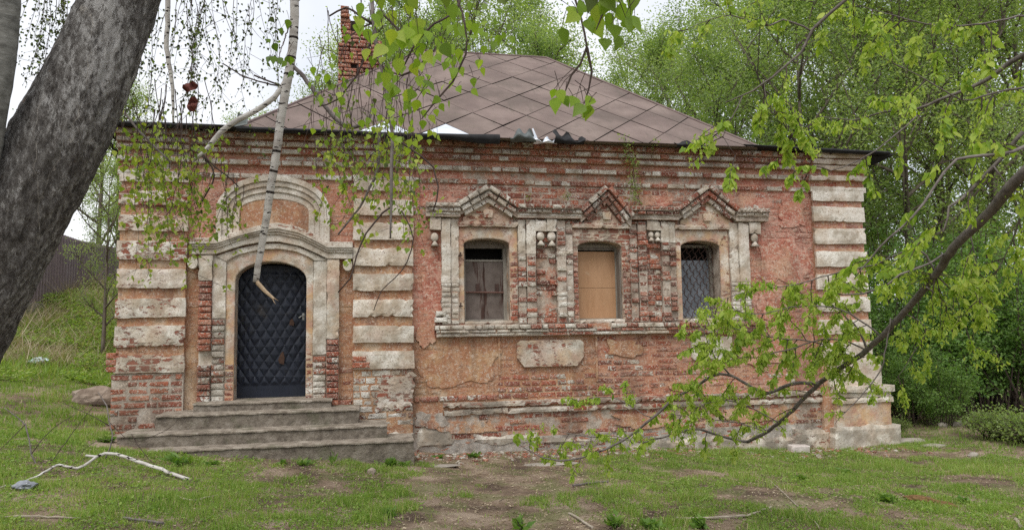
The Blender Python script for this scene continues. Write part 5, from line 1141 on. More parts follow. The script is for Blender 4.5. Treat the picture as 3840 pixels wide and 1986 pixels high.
for k, (pts, r) in enumerate([([(-2.069, -6.672, 2.395), (-2.168, -6.643, 2.305), (-2.247, -6.614, 2.168), (-2.304, -6.586, 1.985), (-2.371, -6.564, 1.905)], .006), ([(-2.083, -6.708, 2.810), (-1.965, -6.725, 2.734), (-1.829, -6.742, 2.621), (-1.799, -6.737, 2.506), (-1.829, -6.718, 2.368)], .0065),
        ([(-2.125, -6.737, 3.202), (-2.017, -6.854, 3.119), (-1.906, -6.882, 3.184), (-1.785, -7.019, 3.288)], .006), ([(-2.182, -6.749, 3.456), (-2.250, -6.740, 3.503), (-2.332, -6.630, 3.595), (-2.429, -6.507, 3.592)], .008), ([(-2.193, -6.736, 3.341), (-2.272, -6.703, 3.158), (-2.374, -6.669, 3.022), (-2.487, -6.643, 2.982)], .006),
        ([(-3.478, -4.865, 3.114), (-3.369, -4.926, 2.988), (-3.247, -4.942, 2.893), (-3.186, -4.949, 2.830)], .007), ([(-3.487, -4.861, 3.096), (-3.369, -4.921, 2.926), (-3.491, -4.873, 2.680)], .007), ([(-4.010, -5.038, 3.373), (-3.891, -5.047, 3.221), (-3.773, -5.060, 3.100), (-3.655, -5.072, 2.978)], .010),
        ([(-2.106, -5.410, 3.221), (-2.120, -5.379, 2.922), (-2.179, -5.353, 2.773), (-2.252, -5.324, 2.624), (-2.414, -5.272, 2.417)], .012), ([(-3.151, -4.443, 3.909), (-2.938, -4.577, 3.786), (-3.234, -4.325, 3.928), (-3.458, -4.193, 4.090)], .008), ([(-1.963, -5.783, 2.522), (-1.881, -5.782, 2.326), (-1.962, -5.744, 2.105), (-2.099, -5.703, 1.968), (-2.153, -5.679, 1.829)], .005)]):
    tube_part('twig', pts, [r, r*.9]+[r*.8*(1-.12*i) for i in range(len(pts)-2)], M_TWIG if k not in (7, 8) else M_GBARK, birch, 5, .002, 20+k, .06)
# weeping strands: thin twigs with small leaves
bf = Foliage(birch, 'birch', G_BIRM); st = MB(); sr = random.Random(77)
def strand(p0, length, leafy, tone, size, start=.35, dens=1.0, sway=.05):
    p = Vector(p0); d = Vector((sr.gauss(0, .12), sr.gauss(0, .12), -1)).normalized(); n = max(4, int(length/.08)); P = [p.copy()]
    for i in range(n):
        d = (d+Vector((sr.gauss(0, sway*2.4), sr.gauss(0, sway*2.4), -.15))).normalized(); p = p+d*length/n; P.append(p.copy())
        if i/n > start:
            for _ in range(int(leafy*dens+sr.random())):
                a = sr.uniform(0, 6.28); b = p+Vector((sr.gauss(0, .02), sr.gauss(0, .02), sr.gauss(0, .03)))
                bf.add(b, (math.cos(a)*.7, math.sin(a)*.7, -1+sr.gauss(0, .4)), (math.cos(a)+sr.gauss(0, .5), math.sin(a)+sr.gauss(0, .5), .6), size*sr.uniform(.6, 1.25), min(1, max(0, tone+sr.gauss(0, .18))))
        if i/n > .2 and sr.random() < .5:
            e = p+Vector((sr.gauss(0, .10), sr.gauss(0, .10), -sr.uniform(.03, .16))); st.tube([p, p.lerp(e, .5)+Vector((sr.gauss(0, .012), sr.gauss(0, .012), 0)), e], [.0022, .0018, .001], 3, cap=False)
            for _ in range(int(leafy*1.6+sr.random())): bf.add(e+Vector((sr.gauss(0, .02), sr.gauss(0, .02), sr.gauss(0, .02))), (sr.gauss(0, .6), sr.gauss(0, .6), -1), (sr.gauss(0, 1), sr.gauss(0, 1), .5), size*sr.uniform(.6, 1.2), min(1, max(0, tone+sr.gauss(0, .18))))
    st.tube(P, [.0042*(1-.75*i/n) for i in range(n+1)], 4, cap=False)
def px(ax_, ay_, bx_, by_, cx_, cy_): return None
A0, AX, AZ = Vector((-4.074, -4.735, 3.560)), Vector((-3.452, -4.860, 3.549))-Vector((-4.074, -4.735, 3.560)), Vector((-4.076, -4.809, 4.349))-Vector((-4.074, -4.735, 3.560))
for k in range(30):                                       # yellow-green curtain over the left pilaster
    q = A0+AX*sr.random()+AZ*sr.uniform(-.35, .3)+Vector((0, sr.uniform(-.5, .3), 0)); strand(q, sr.uniform(.6, 1.35), 2.2, .78, .043, .2)
B0, BX = Vector((-2.606, -5.133, 3.534)), Vector((-1.812, -5.294, 3.521))-Vector((-2.606, -5.133, 3.534))
for k in range(28):                                       # curtain right of the door arch
    q = B0+BX*sr.random()+Vector((0, sr.uniform(-.4, .4), sr.uniform(-.25, .2))); strand(q, sr.uniform(.45, 1.15), 2.2, .74, .043, .2)
C0, CX = Vector((-4.493, -3.659, 5.004)), Vector((-3.018, -3.957, 4.979))-Vector((-4.493, -3.659, 5.004))
for k in range(46):                                       # dark sparse strands against the sky
    q = C0+CX*(sr.random()**1.2)+Vector((0, sr.uniform(-.8, .8), sr.uniform(-.2, .4))); strand(q, sr.uniform(.6, 1.6), 2.0, .2, .03, .1)
D0, DX = Vector((-5.769, -2.821, 5.391)), Vector((-4.968, -2.983, 5.377))-Vector((-5.769, -2.821, 5.391))
for k in range(26):
    q = D0+DX*sr.random()+Vector((0, sr.uniform(-.6, .6), sr.uniform(-.2, .4))); strand(q, sr.uniform(.7, 1.6), 2.6, .16, .032, .05)
E0, EX = Vector((-3.576, -4.811, 3.299)), Vector((-3.140, -4.857, 2.849))-Vector((-3.576, -4.811, 3.299))
for k in range(9): strand(E0+EX*sr.random(), sr.uniform(.3, .7), 2, .75, .042, .2)
F0_, FX = Vector((-2.683, -5.368, 4.010)), Vector((-1.966, -5.907, 3.830))-Vector((-2.683, -5.368, 4.010))
for k in range(16): strand(F0_+FX*sr.random()+Vector((0, 0, sr.uniform(-.5, .2))), sr.uniform(.4, .9), .8, .5, .036, .2)
# the big leaves close to the lens
def spray(c, spread, n, size, tone, seed):
    r = random.Random(seed); c = Vector(c)
    for i in range(n):
        b = c+Vector((r.uniform(-1, 1)*spread[0], r.uniform(-1, 1)*spread[1], r.uniform(-1, 1)*spread[2]))
        bf.add(b, (r.gauss(0, .5), r.gauss(0, .5), -1), (r.gauss(0, .5), -1+r.gauss(0, .35), .5), size*r.uniform(.75, 1.2), min(1, max(0, tone+r.gauss(0, .15))))
        e = b+Vector((r.gauss(0, .03), r.gauss(0, .03), r.uniform(.03, .09))); st.tube([e, e.lerp(b, .5)+Vector((0, 0, .006)), b], [.0016, .0014, .001], 3, cap=False)
for k, (c, sp, n, s, t) in enumerate([((-2.189, -8.427, 2.790), (.07, .15, .05), 11, .056, .55), ((-2.105, -8.536, 2.678), (.10, .15, .08), 22, .058, .6), ((-1.997, -8.462, 2.738), (.11, .15, .10), 20, .054, .55), ((-2.080, -8.329, 2.594), (.08, .12, .06), 15, .052, .62), ((-1.999, -8.137, 2.562), (.07, .12, .05), 11, .048, .6), ((-2.158, -8.318, 2.653), (.06, .1, .06), 9, .05, .55),
        ((-1.870, -8.181, 2.754), (.10, .15, .10), 16, .046, .55), ((-1.521, -8.857, 2.641), (.10, .12, .06), 22, .060, .42), ((-1.448, -8.873, 2.659), (.08, .1, .04), 9, .062, .6), ((-1.590, -8.671, 2.452), (.022, .05, .03), 5, .05, .58), ((-1.513, -8.683, 2.412), (.035, .05, .04), 6, .05, .6), ((-2.703, -6.732, 3.310), (.08, .1, .14), 14, .05, .2), ((-2.371, -6.791, 3.215), (.10, .1, .16), 14, .046, .5), ((-1.768, -7.818, 3.029), (.16, .2, .14), 26, .046, .5), ((-1.879, -7.678, 2.872), (.14, .2, .12), 22, .044, .6), ((-1.977, -7.235, 2.734), (.12, .2, .10), 20, .042, .7), ((-2.406, -6.963, 2.948), (.10, .2, .14), 12, .045, .55), ((-2.142, -7.411, 2.776), (.12, .2, .14), 20, .042, .65), ((-1.631, -7.558, 3.229), (.14, .2, .10), 16, .045, .45)]):
    spray(c, sp, n, s, t, 300+k)
for k, pts in enumerate([[(-1.839, -8.322, 3.090), (-1.895, -8.389, 2.837), (-1.990, -8.463, 2.738), (-2.058, -8.441, 2.656), (-2.110, -8.372, 2.577)], [(-2.193, -8.250, 3.095), (-2.182, -8.432, 2.825), (-2.136, -8.483, 2.720), (-2.078, -8.539, 2.644)], [(-1.566, -8.578, 3.037), (-1.518, -8.819, 2.776), (-1.497, -8.863, 2.653), (-1.521, -8.851, 2.586)], [(-1.566, -8.578, 3.037), (-1.532, -8.662, 2.769), (-1.507, -8.701, 2.588), (-1.552, -8.683, 2.497), (-1.577, -8.672, 2.439)], [(-1.507, -8.701, 2.588), (-1.487, -8.697, 2.509), (-1.513, -8.682, 2.405)],
        [(-1.906, -8.107, 3.130), (-1.840, -8.198, 2.862), (-1.854, -8.179, 2.691), (-1.961, -8.144, 2.553), (-2.007, -8.129, 2.492)], [(-2.810, -4.948, 4.181), (-2.751, -6.031, 3.586), (-2.703, -6.724, 3.220)], [(-2.193, -6.747, 3.456), (-2.306, -6.767, 3.369), (-2.371, -6.789, 3.192)]]):
    P_, R_ = smooth_path(pts, [.006]+[.004]*(len(pts)-2)+[.0018], .05, sr, .002); st.tube(P_, R_, 5, cap=False)
bf.emit(); tag(wlink('weeping_twigs', mesh('weeping_twigs', st.v, st.f, M_TWIG), birch), kind='stuff')
# dry russet leaves caught in the strands
M_RUS = plain('russet_dry_leaf', (.10, .03, .028), (.22, .075, .055), 30, .7, .2, .3)
for k, (c, a, lb) in enumerate([((-3.514, -5.155, 3.551), .3, 'upper russet crumpled rag caught in the hanging birch twigs'), ((-3.496, -5.146, 3.419), 1.2, 'lower russet crumpled rag caught in the hanging birch twigs')]):
    r = random.Random(60+k); V = []; F = []; n = 9
    for i in range(n+1):
        for j in range(5): t, u = i/n-.5, j/4-.5; w_ = math.cos(math.pi*t)**.6*.075 if abs(t) < .5 else 0; V.append((t*.11*math.cos(a)-u*w_*math.sin(a), .02*math.sin(9*t+4*u)+r.gauss(0, .006), t*.125*math.sin(a)+u*w_*math.cos(a)))
    for i in range(n):
        for j in range(4): q = i*5+j; F.append((q, q+1, q+6, q+5))
    nv = len(V); V += [(x, y+.003, z) for x, y, z in V]; F += [tuple(nv+i for i in reversed(f)) for f in F]
    o = link('crumpled_rag', mesh('crumpled_rag', V, F, M_RUS, True), None, c); tag(o, lb, 'rag', 'russet rags in the birch')
# ---- second birch stem
s0 = Vector((-4.910, -6.033, 0.672)); b2 = empty('slim_birch', (s0.x, s0.y, gz(s0.x, s0.y)), 'slimmer pale birch stem cut by the top left frame corner', 'tree')
M_SBARK = plain('greenish_birch_bark', (.10, .10, .09), (.30, .30, .275), 9, .9, .1, .6, (1, 1, 2.4))
big_trunk([(-4.976, -5.982, 0.269), (-4.691, -6.163, 1.568), (-4.428, -6.301, 2.462), (-4.344, -6.360, 2.911), (-4.281, -6.405, 3.247), (-4.244, -6.445, 3.583), (-4.214, -6.493, 4.032), (-4.168, -6.492, 5.008), (-4.169, -6.508, 6.263)], [.15, .13, .115, .105, .098, .093, .085, .06, .02], b2, M_SBARK, n=40, rough=.03, seed=5)
m = MB()
for (u, v) in ((40, -900), (-60, -820), (120, -760)): m.tube([(-4.168, -6.492, 5.008), Vector((-4.168, -6.492, 5.008))+Vector((u*.008, .3, 1.0+v*-.0002))], [.03, .008], 5)
wlink('branch', mesh('branch', m.v, m.f, M_WBARK), b2)

# ---- elm with the long low branch from the right
e0 = Vector((2.015, -8.133, 1.472)); elm = empty('low_branched_elm', (e0.x, e0.y, gz(e0.x, e0.y)), 'young elm reaching in from the right with long low leafy branches', 'tree')
ef = Foliage(elm, 'elm', G_LINM); et = MB(); er = random.Random(91)
M_ELM = plain('elm_bark', (.085, .074, .066), (.20, .178, .156), 22, .9, .1, .5)
big_trunk([(e0.x+.1, e0.y, gz(e0.x, e0.y)-.2), (e0.x, e0.y, 1.2), (e0.x-.1, e0.y+.1, 2.6), (e0.x-.05, e0.y+.2, 4.2), (e0.x, e0.y+.3, 6.0)], [.16, .13, .11, .08, .03], elm, M_ELM, n=24)
def sprout(P, Rr, every, ln, per, size, tone, from_t=.0, droop=.5, clus=.5):
    acc = 0
    for i in range(1, len(P)):
        acc += (P[i]-P[i-1]).length
        if i/len(P) < from_t: continue
        while acc > every*.8:
            acc -= .8*every*er.uniform(.7, 1.3); p = P[i]; d = (P[i]-P[i-1]).normalized(); s = Vector((er.gauss(0, 1), er.gauss(0, 1), er.gauss(.1, .8))); s = (s-d*s.dot(d)).normalized()
            g = (s+d*.5+Vector((0, 0, -droop*.3))).normalized(); l = ln*er.uniform(.4, 1.2); Q = [p]
            for k in range(4): g = (g+Vector((er.gauss(0, .18), er.gauss(0, .18), -droop*.25))).normalized(); Q.append(Q[-1]+g*l/4)
            et.tube(Q, [.0045, .0038, .003, .0022, .0012], 4, cap=False)
            for k in range(int(per*3.4)):
                t = er.uniform(.2, 1)*4; a = min(3, int(t)); b = Q[a].lerp(Q[a+1], t-a)
                if er.random() < clus:                    # drooping pair or trio
                    for _ in range(er.choice((2, 3))): ef.add(b+Vector((er.gauss(0, .008), er.gauss(0, .008), 0)), (er.gauss(0, .6), er.gauss(0, .6), -1), (er.gauss(0, .8), -.8+er.gauss(0, .6), .3), size*1.04*er.uniform(.4, 1.45), min(1, max(0, tone+.14+er.gauss(0, .3))))
                else:                                      # tuft of small pale fruits
                    for _ in range(6): ef.add(b+Vector((er.gauss(0, .022), er.gauss(0, .022), er.gauss(-.01, .022))), (er.gauss(0, .6), er.gauss(0, .6), -1), (er.gauss(0, 1), er.gauss(0, 1), .3), size*.45*er.uniform(.6, 1.4), min(1, max(0, .80+er.gauss(0, .15))), 1.0)
def limb(pts, rad0, every=.16, ln=.32, per=5, size=.055, tone=.5, from_t=0, seed=0, name='branch', clus=.5):
    rad = [r*.58 for r in rad0]; _, P, Rr = tube_part(name, pts, rad, M_ELM if rad[0] > .012 else M_GBARK, elm, 8 if rad[0] > .02 else 5, .0025, seed, .06)
    if per: sprout(P, Rr, every, ln, per, size, tone, from_t, clus=clus)
E1 = [(1.995, -8.184, 2.051), (1.546, -8.041, 2.586), (1.347, -7.899, 2.596), (1.275, -7.667, 2.469), (1.404, -7.267, 2.295), (1.454, -6.956, 2.149), (1.571, -6.658, 2.001), (1.648, -6.241, 1.758), (1.646, -5.804, 1.476), (1.522, -5.341, 1.188), (1.448, -4.992, 0.909), (1.421, -4.661, 0.715), (1.344, -4.429, 0.593)]
limb(E1, [.09, .075, .065, .056, .052, .050, .044, .042, .040, .034, .030, .028, .026], .2, .36, 3, .05, .55, .45, 1, clus=.4)
limb([(1.344, -4.429, 0.593), (1.159, -4.395, 0.637), (0.975, -4.363, 0.697), (0.827, -4.336, 0.725), (0.647, -4.190, 0.651), (0.460, -4.043, 0.583), (0.209, -3.891, 0.605), (-0.080, -3.835, 0.633), (-0.330, -3.790, 0.688)], [.026, .022, .02, .017, .016, .014, .013, .010, .004], .14, .3, 4, .055, .5, 0, 2)
limb([(1.522, -5.341, 1.188), (1.388, -5.264, 1.197), (1.284, -5.188, 1.162), (1.178, -5.058, 1.096), (1.062, -4.991, 1.180), (0.984, -4.929, 1.237), (0.923, -4.919, 1.266)], [.030, .027, .026, .025, .023, .021, .017], .2, .32, 5, .055, .5, 0, 3)
limb([(0.984, -4.929, 1.237), (0.871, -4.857, 1.265), (0.773, -4.781, 1.211), (0.533, -4.666, 1.052), (0.343, -4.558, 0.864), (0.095, -4.385, 0.646), (-0.176, -4.266, 0.515), (-0.416, -4.161, 0.467), (-0.634, -4.122, 0.522), (-0.816, -4.096, 0.636)], [.018, .022, .023, .022, .021, .019, .016, .014, .009, .004], .15, .3, 5, .055, .5, 0, 4)
limb([(0.343, -4.559, 0.871), (0.201, -4.537, 0.945), (0.060, -4.517, 1.037), (-0.117, -4.484, 1.066), (-0.293, -4.444, 1.025)], [.008, .008, .007, .006, .003], .13, .22, 5, .052, .45, .2, 5)
limb([(1.646, -5.804, 1.476), (1.600, -5.808, 1.616), (1.493, -5.796, 1.727), (1.463, -5.700, 1.856), (1.370, -5.693, 1.984)], [.018, .015, .013, .010, .005], .11, .3, 6, .055, .5, 0, 6)
limb([(0.933, -4.921, 1.266), (0.813, -4.910, 1.407), (0.744, -4.909, 1.548), (0.710, -4.912, 1.652), (0.607, -4.901, 1.759)], [.014, .012, .010, .008, .004], .08, .34, 7, .056, .5, 0, 7)
limb([(1.571, -6.658, 2.001), (1.444, -6.649, 2.177), (1.380, -6.321, 2.100), (1.281, -5.990, 2.067), (1.095, -5.741, 1.997), (0.824, -5.476, 1.952), (0.671, -5.234, 1.883)], [.012, .012, .011, .009, .007, .005, .003], .12, .34, 7, .054, .5, .1, 8)
limb([(1.467, -6.852, 2.114), (1.256, -6.904, 2.031), (1.120, -6.872, 1.983), (1.046, -6.851, 1.924), (0.951, -6.725, 1.871), (0.847, -6.499, 1.879)], [.012, .012, .011, .011, .010, .005], .2, .3, 4, .06, .5, 0, 9)
limb([(1.522, -5.341, 1.188), (1.622, -5.587, 1.408), (1.369, -5.548, 1.541), (1.139, -5.403, 1.577), (0.900, -5.258, 1.647), (0.719, -5.122, 1.684)], [.014, .012, .010, .009, .007, .003], .07, .36, 8, .054, .55, .1, 10, clus=.35)
limb([(1.417, -4.875, 0.822), (1.208, -4.844, 0.938), (1.034, -4.815, 1.012), (0.826, -4.773, 1.015), (0.652, -4.731, 0.948)], [.010, .009, .008, .006, .003], .09, .3, 7, .052, .55, 0, 11, clus=.3)
limb([(1.347, -7.908, 2.698), (0.874, -7.998, 2.494), (0.603, -7.939, 2.456), (0.495, -7.904, 2.323), (0.391, -7.870, 2.186), (0.299, -7.736, 2.047), (0.248, -7.609, 1.903)], [.02, .016, .012, .011, .010, .008, .004], .34, .2, 2, .06, .45, .3, 12, clus=.9)
limb([(1.362, -7.606, 2.720), (1.304, -7.478, 2.573), (1.189, -7.334, 2.389), (1.106, -7.313, 2.342), (1.083, -7.295, 2.204), (1.056, -7.184, 2.172)], [.022, .020, .018, .013, .010, .005], .25, .3, 4, .058, .45, .2, 13)
limb([(2.228, -8.086, 2.683), (1.944, -7.681, 3.344), (1.799, -7.239, 3.323), (1.707, -7.006, 3.220), (1.583, -6.874, 3.172), (1.437, -6.736, 3.116), (1.295, -6.606, 3.127), (1.145, -6.471, 3.107), (0.984, -6.341, 3.162)], [.05, .04, .028, .022, .018, .015, .012, .008, .004], .2, .42, 5, .055, .45, .25, 14)
limb([(2.343, -8.108, 3.754), (1.500, -7.659, 4.071), (0.910, -7.419, 3.887), (0.585, -7.223, 3.592), (0.450, -7.081, 3.462), (0.384, -7.054, 3.323), (0.299, -7.029, 3.245), (0.213, -7.005, 3.174), (0.089, -6.870, 3.100), (-0.020, -6.844, 3.058)], [.06, .045, .03, .018, .016, .013, .012, .011, .009, .006], .3, .34, 4, .055, .5, .5, 15)
limb([(0.440, -7.078, 3.457), (0.274, -7.051, 3.523), (0.191, -7.030, 3.485), (0.106, -7.013, 3.492), (-0.039, -6.990, 3.557), (-0.224, -6.948, 3.507), (-0.342, -6.918, 3.449)], [.011, .010, .009, .008, .006, .004, .002], .16, .26, 4, .055, .42, .1, 16)
limb([(0.089, -6.870, 3.100), (0.016, -6.842, 2.954), (-0.032, -6.822, 2.844), (0.041, -6.826, 2.732)], [.007, .006, .004, .002], .11, .28, 6, .054, .5, 0, 17)
limb([(0.210, -6.904, 3.197), (0.234, -6.895, 3.049), (0.331, -6.905, 2.949), (0.380, -6.906, 2.849)], [.008, .006, .004, .002], .07, .3, 8, .052, .55, 0, 18, clus=.4)
limb([(1.624, -7.424, 3.481), (1.332, -7.360, 3.434), (1.053, -7.304, 3.443), (0.868, -7.271, 3.494), (0.636, -7.231, 3.568)], [.012, .010, .008, .006, .003], .13, .4, 6, .055, .5, 0, 19)
limb([(1.726, -7.407, 3.079), (1.448, -7.345, 3.024), (1.263, -7.304, 2.992), (1.054, -7.273, 3.114), (0.868, -7.244, 3.211)], [.012, .010, .008, .006, .003], .14, .4, 6, .055, .5, 0, 20)
limb([(1.505, -6.637, 1.921), (1.690, -6.659, 1.758), (1.769, -6.663, 1.623), (1.809, -6.660, 1.515)], [.009, .008, .007, .003], .15, .25, 5, .05, .55, .2, 21)
limb([(1.472, -7.068, 2.215), (1.509, -7.059, 2.042), (1.578, -6.957, 1.900), (1.628, -6.953, 1.748)], [.007, .006, .005, .002], .09, .3, 7, .048, .6, 0, 22)
limb([(1.801, -7.151, 2.382), (1.886, -6.942, 2.159), (1.869, -6.817, 1.961), (1.818, -6.792, 1.805)], [.01, .008, .006, .002], .09, .36, 7, .048, .6, 0, 23)
limb([(1.619, -6.128, 1.717), (1.596, -6.110, 1.571), (1.547, -6.078, 1.336), (1.388, -6.026, 1.133), (1.215, -5.973, 0.944)], [.009, .009, .008, .007, .003], .3, .2, 3, .055, .5, 0, 24)
limb([(1.450, -6.735, 3.073), (1.161, -6.654, 2.837), (0.950, -6.601, 2.734), (0.772, -6.460, 2.705), (0.639, -6.343, 2.840)], [.010, .008, .006, .004, .002], .2, .25, 4, .056, .5, 0, 25, clus=.9)
limb([(1.282, -7.471, 2.546), (1.415, -7.481, 2.364), (1.504, -7.481, 2.183)], [.008, .006, .002], .12, .3, 5, .06, .45, 0, 26)
limb([(1.646, -5.804, 1.476), (1.433, -5.667, 1.572), (1.147, -5.498, 1.481), (0.883, -5.335, 1.418), (0.607, -5.183, 1.486)], [.012, .011, .009, .006, .003], .09, .36, 8, .052, .6, .05, 31, clus=.45)
limb([(1.601, -6.011, 1.600), (1.398, -5.885, 1.787), (1.126, -5.731, 1.826), (0.842, -5.566, 1.772), (0.672, -5.435, 1.842)], [.012, .011, .009, .006, .003], .10, .36, 8, .052, .6, .05, 32, clus=.45)
limb([(1.421, -4.661, 0.715), (1.134, -4.611, 0.803), (0.811, -4.549, 0.845), (0.525, -4.495, 0.894)], [.010, .008, .006, .003], .10, .32, 7, .052, .6, 0, 33, clus=.5)
limb([(1.648, -6.241, 1.758), (1.880, -6.173, 1.625), (1.837, -6.042, 1.416), (1.790, -5.912, 1.231)], [.009, .008, .006, .003], .16, .3, 6, .05, .6, .1, 34, clus=.5)
ef.emit(); tag(wlink('twigs', mesh('twigs', et.v, et.f, M_TWIG), elm), kind='stuff')
# ------------------------------------------------------------------ small things in the yard
def rock(name, c, size, seed, mat, label, cat='stone', group=None, sub=3, rough=.22, box=0.0):
    from mathutils import noise as mn
    import bmesh
    bm = bmesh.new(); bmesh.ops.create_icosphere(bm, subdivisions=sub, radius=1)
    for v in bm.verts:
        q = v.co.copy()
        if box: q = Vector([math.copysign(abs(t)**box, t) for t in q])
        h = mn.noise(q*1.3+Vector((seed, 0, 0)))*rough+mn.noise(q*3.4+Vector((0, seed, 0)))*rough*.4
        v.co = Vector((q.x*size[0], q.y*size[1], q.z*size[2]))*(1+h)
    me = bpy.data.meshes.new(name); bm.to_mesh(me); bm.free(); me.materials.append(mat)
    o = link(name, me, None, c); return tag(o, label, cat, group)
M_ROCK = plain('brown_limestone', (.14, .105, .08), (.34, .28, .23), 7, .95, .1, .9)
M_STONE = plain('pale_stone', (.22, .195, .165), (.36, .325, .28), 9, .95, .1, .6)
q = (-6.536, 2.444, 0.617); rock('rubble_boulder', (q[0], q[1], q[2]+.10), (.36, .25, .19), 3, M_ROCK, 'rough brown boulder against the left house corner', rough=.35)
M_SILIC, nt, b_ = new_mat('white_silicate_brick', .9, .1); p_ = pos(nt); setc(nt, b_, ramp(nt, noise(nt, p_, 14, 5), [(.3, (.40, .35, .32)), (.7, (.60, .55, .51))]))
q = (4.498, -0.258, -0.279); V, F = unit_brick(5); V = [(x*.30, y*.17, z*.115) for x, y, z in V]
o = link('pale_brick', mesh('pale_brick', V, F, M_SILIC), None, (q[0], q[1], q[2]+.055)); o.rotation_euler = (0, .03, -.12); tag(o, 'pale whole brick lying in the grass before the right wall', 'brick')
for (px_, s, sd, lb) in [((6.666, -0.061, -0.249), (.30, .16, .05), 5, 'flat grey slab beside the right pedestal'), ((6.702, -0.543, -0.247), (.22, .14, .03), 6, 'thin slab lying in front of the flat grey slab'), ((8.843, 1.295, -0.223), (.12, .1, .07), 7, 'small stone below the dark thicket'), ((8.520, 1.343, -0.230), (.10, .08, .06), 17, 'small stone left of the thicket stone'), ((6.580, -1.441, -0.262), (.075, .06, .05), 8, 'white pebble in the grass at the right'), ((0.202, -1.228, -0.091), (.42, .12, .018), 9, 'long flat stone half buried by the wall foot'), ((-1.225, -1.209, -0.043), (.26, .10, .015), 11, 'flat stone half buried right of the steps'), ((-2.119, -1.912, 0.038), (.05, .05, .05), 10, 'dark clod on the bare path before the steps')]:
    rock('field_stone', (px_[0], px_[1], px_[2]+s[2]*.4), s, sd, M_STONE if 'clod' not in lb else M_ROCK, lb, sub=2)
# fallen birch branch at lower left
f0 = (-4.645, -2.269, 0.297); fb_ = empty('fallen_branch', f0, 'broken white birch branch with dark twigs lying left of the steps', 'branch')
def gp(P, h=.02): return Vector(P)+Vector((0, 0, h))
tube_part('stem', [gp((-3.933, -2.858, 0.219), .02), gp((-4.199, -2.640, 0.245), .05), gp((-4.512, -2.468, 0.279), .10), gp((-4.785, -2.325, 0.313), .14), gp((-4.888, -2.343, 0.326), .14), gp((-4.926, -2.484, 0.327), .13), gp((-5.029, -2.460, 0.341), .13)], [.017, .018, .018, .017, .017, .016, .012], M_WBARK, fb_, 7, .003, 1)
tube_part('stem', [gp((-4.926, -2.484, 0.327), .13), gp((-5.020, -2.702, 0.331), .05), gp((-5.192, -2.680, 0.351), .07), gp((-5.223, -2.975, 0.341), .06), gp((-5.313, -3.178, 0.340), .02), gp((-5.420, -3.390, 0.341), .01)], [.014, .014, .013, .011, .008, .005], M_WBARK, fb_, 6, .003, 2)
for k, (pts, r) in enumerate([([(-4.999, -1.986, 0.331), (-4.915, -2.026, 0.568), (-4.978, -1.928, 0.752), (-5.043, -1.828, 0.920), (-5.179, -1.712, 1.070)], .009), ([(-5.445, -2.403, 0.276), (-5.558, -2.401, 0.506), (-5.675, -2.302, 0.789), (-5.886, -2.276, 0.970)], .010), ([(-5.163, -2.061, 0.393), (-5.234, -2.243, 0.302), (-5.205, -2.441, 0.166)], .008), ([(-5.437, -2.405, 0.280), (-5.235, -2.278, 0.678), (-4.933, -2.176, 1.117)], .005), ([(-4.978, -1.924, 0.709), (-5.216, -1.888, 0.844), (-5.519, -1.839, 0.981)], .005), ([(-5.043, -1.828, 0.920), (-5.340, -1.776, 1.014)], .004),
        ([(-4.740, -1.963, 0.617), (-4.539, -2.083, 0.366), (-4.320, -2.217, 0.229)], .005), ([(-4.978, -1.928, 0.752), (-4.740, -1.955, 0.529), (-4.438, -2.024, 0.612), (-4.244, -2.076, 0.740)], .004), ([(-5.558, -2.401, 0.506), (-5.399, -2.353, 0.735), (-5.156, -2.418, 0.895)], .005), ([(-5.675, -2.302, 0.789), (-5.798, -2.364, 0.632), (-5.830, -2.454, 0.566)], .005), ([(-4.915, -2.026, 0.568), (-5.094, -1.987, 0.549), (-5.269, -2.040, 0.395)], .004)]):
    tube_part('twig', pts, [r]+[r*.8]*(len(pts)-2)+[r*.35], M_TWIG if k > 1 else M_GBARK, fb_, 5, .004, 40+k)
for k, (pts, r, lb) in enumerate([([(-4.127, -4.310, 0.197), (-3.957, -4.386, 0.182), (-3.790, -4.459, 0.167)], .012, 'grey stick lying at the bottom left of the yard'), ([(-3.914, -3.538, 0.206), (-3.742, -3.702, 0.188), (-3.595, -3.585, 0.180), (-3.549, -3.499, 0.177)], .008, 'curved pale twig in the grass below the fallen branch'), ([(0.624, -4.359, -0.099), (0.913, -4.418, -0.103), (1.321, -4.407, -0.103), (1.693, -4.196, -0.100)], .012, 'long pale stick lying among weeds at the bottom centre'), ([(-0.314, -4.056, -0.066), (-0.275, -4.412, -0.063), (-0.267, -4.623, -0.059)], .012, 'short stick at the bottom edge left of the long stick'), ([(2.562, -2.689, -0.164), (2.077, -3.924, -0.105), (1.756, -4.816, -0.098), (1.693, -4.970, -0.098)], .005, 'thin straw-coloured stalk lying right of centre'), ([(3.761, -4.940, -0.178), (3.547, -5.200, -0.165)], .016, 'white stick end at the lower right corner'), ([(0.071, -2.826, -0.067), (0.389, -2.701, -0.078), (0.545, -2.661, -0.085)], .012, 'dark twig on the worn soil below the elm branch tip'), ([(-5.018, -4.324, 0.264), (-4.752, -4.281, 0.242), (-4.450, -4.315, 0.218)], .008, 'thin stalk along the bottom left edge')]):
    P_, R_ = smooth_path([gp(p, r+.012) for p in pts], [r]*len(pts), .06, random.Random(k), .003); m = MB(); m.tube(P_, R_, 6)
    tag(link('fallen_stick', mesh('fallen_stick', m.v, m.f, M_GBARK if k in (0, 6) else plain('bleached_stick', (.26, .22, .17), (.42, .37, .30), 14, .9, .1, .3))), lb, 'stick', 'sticks lying in the grass')
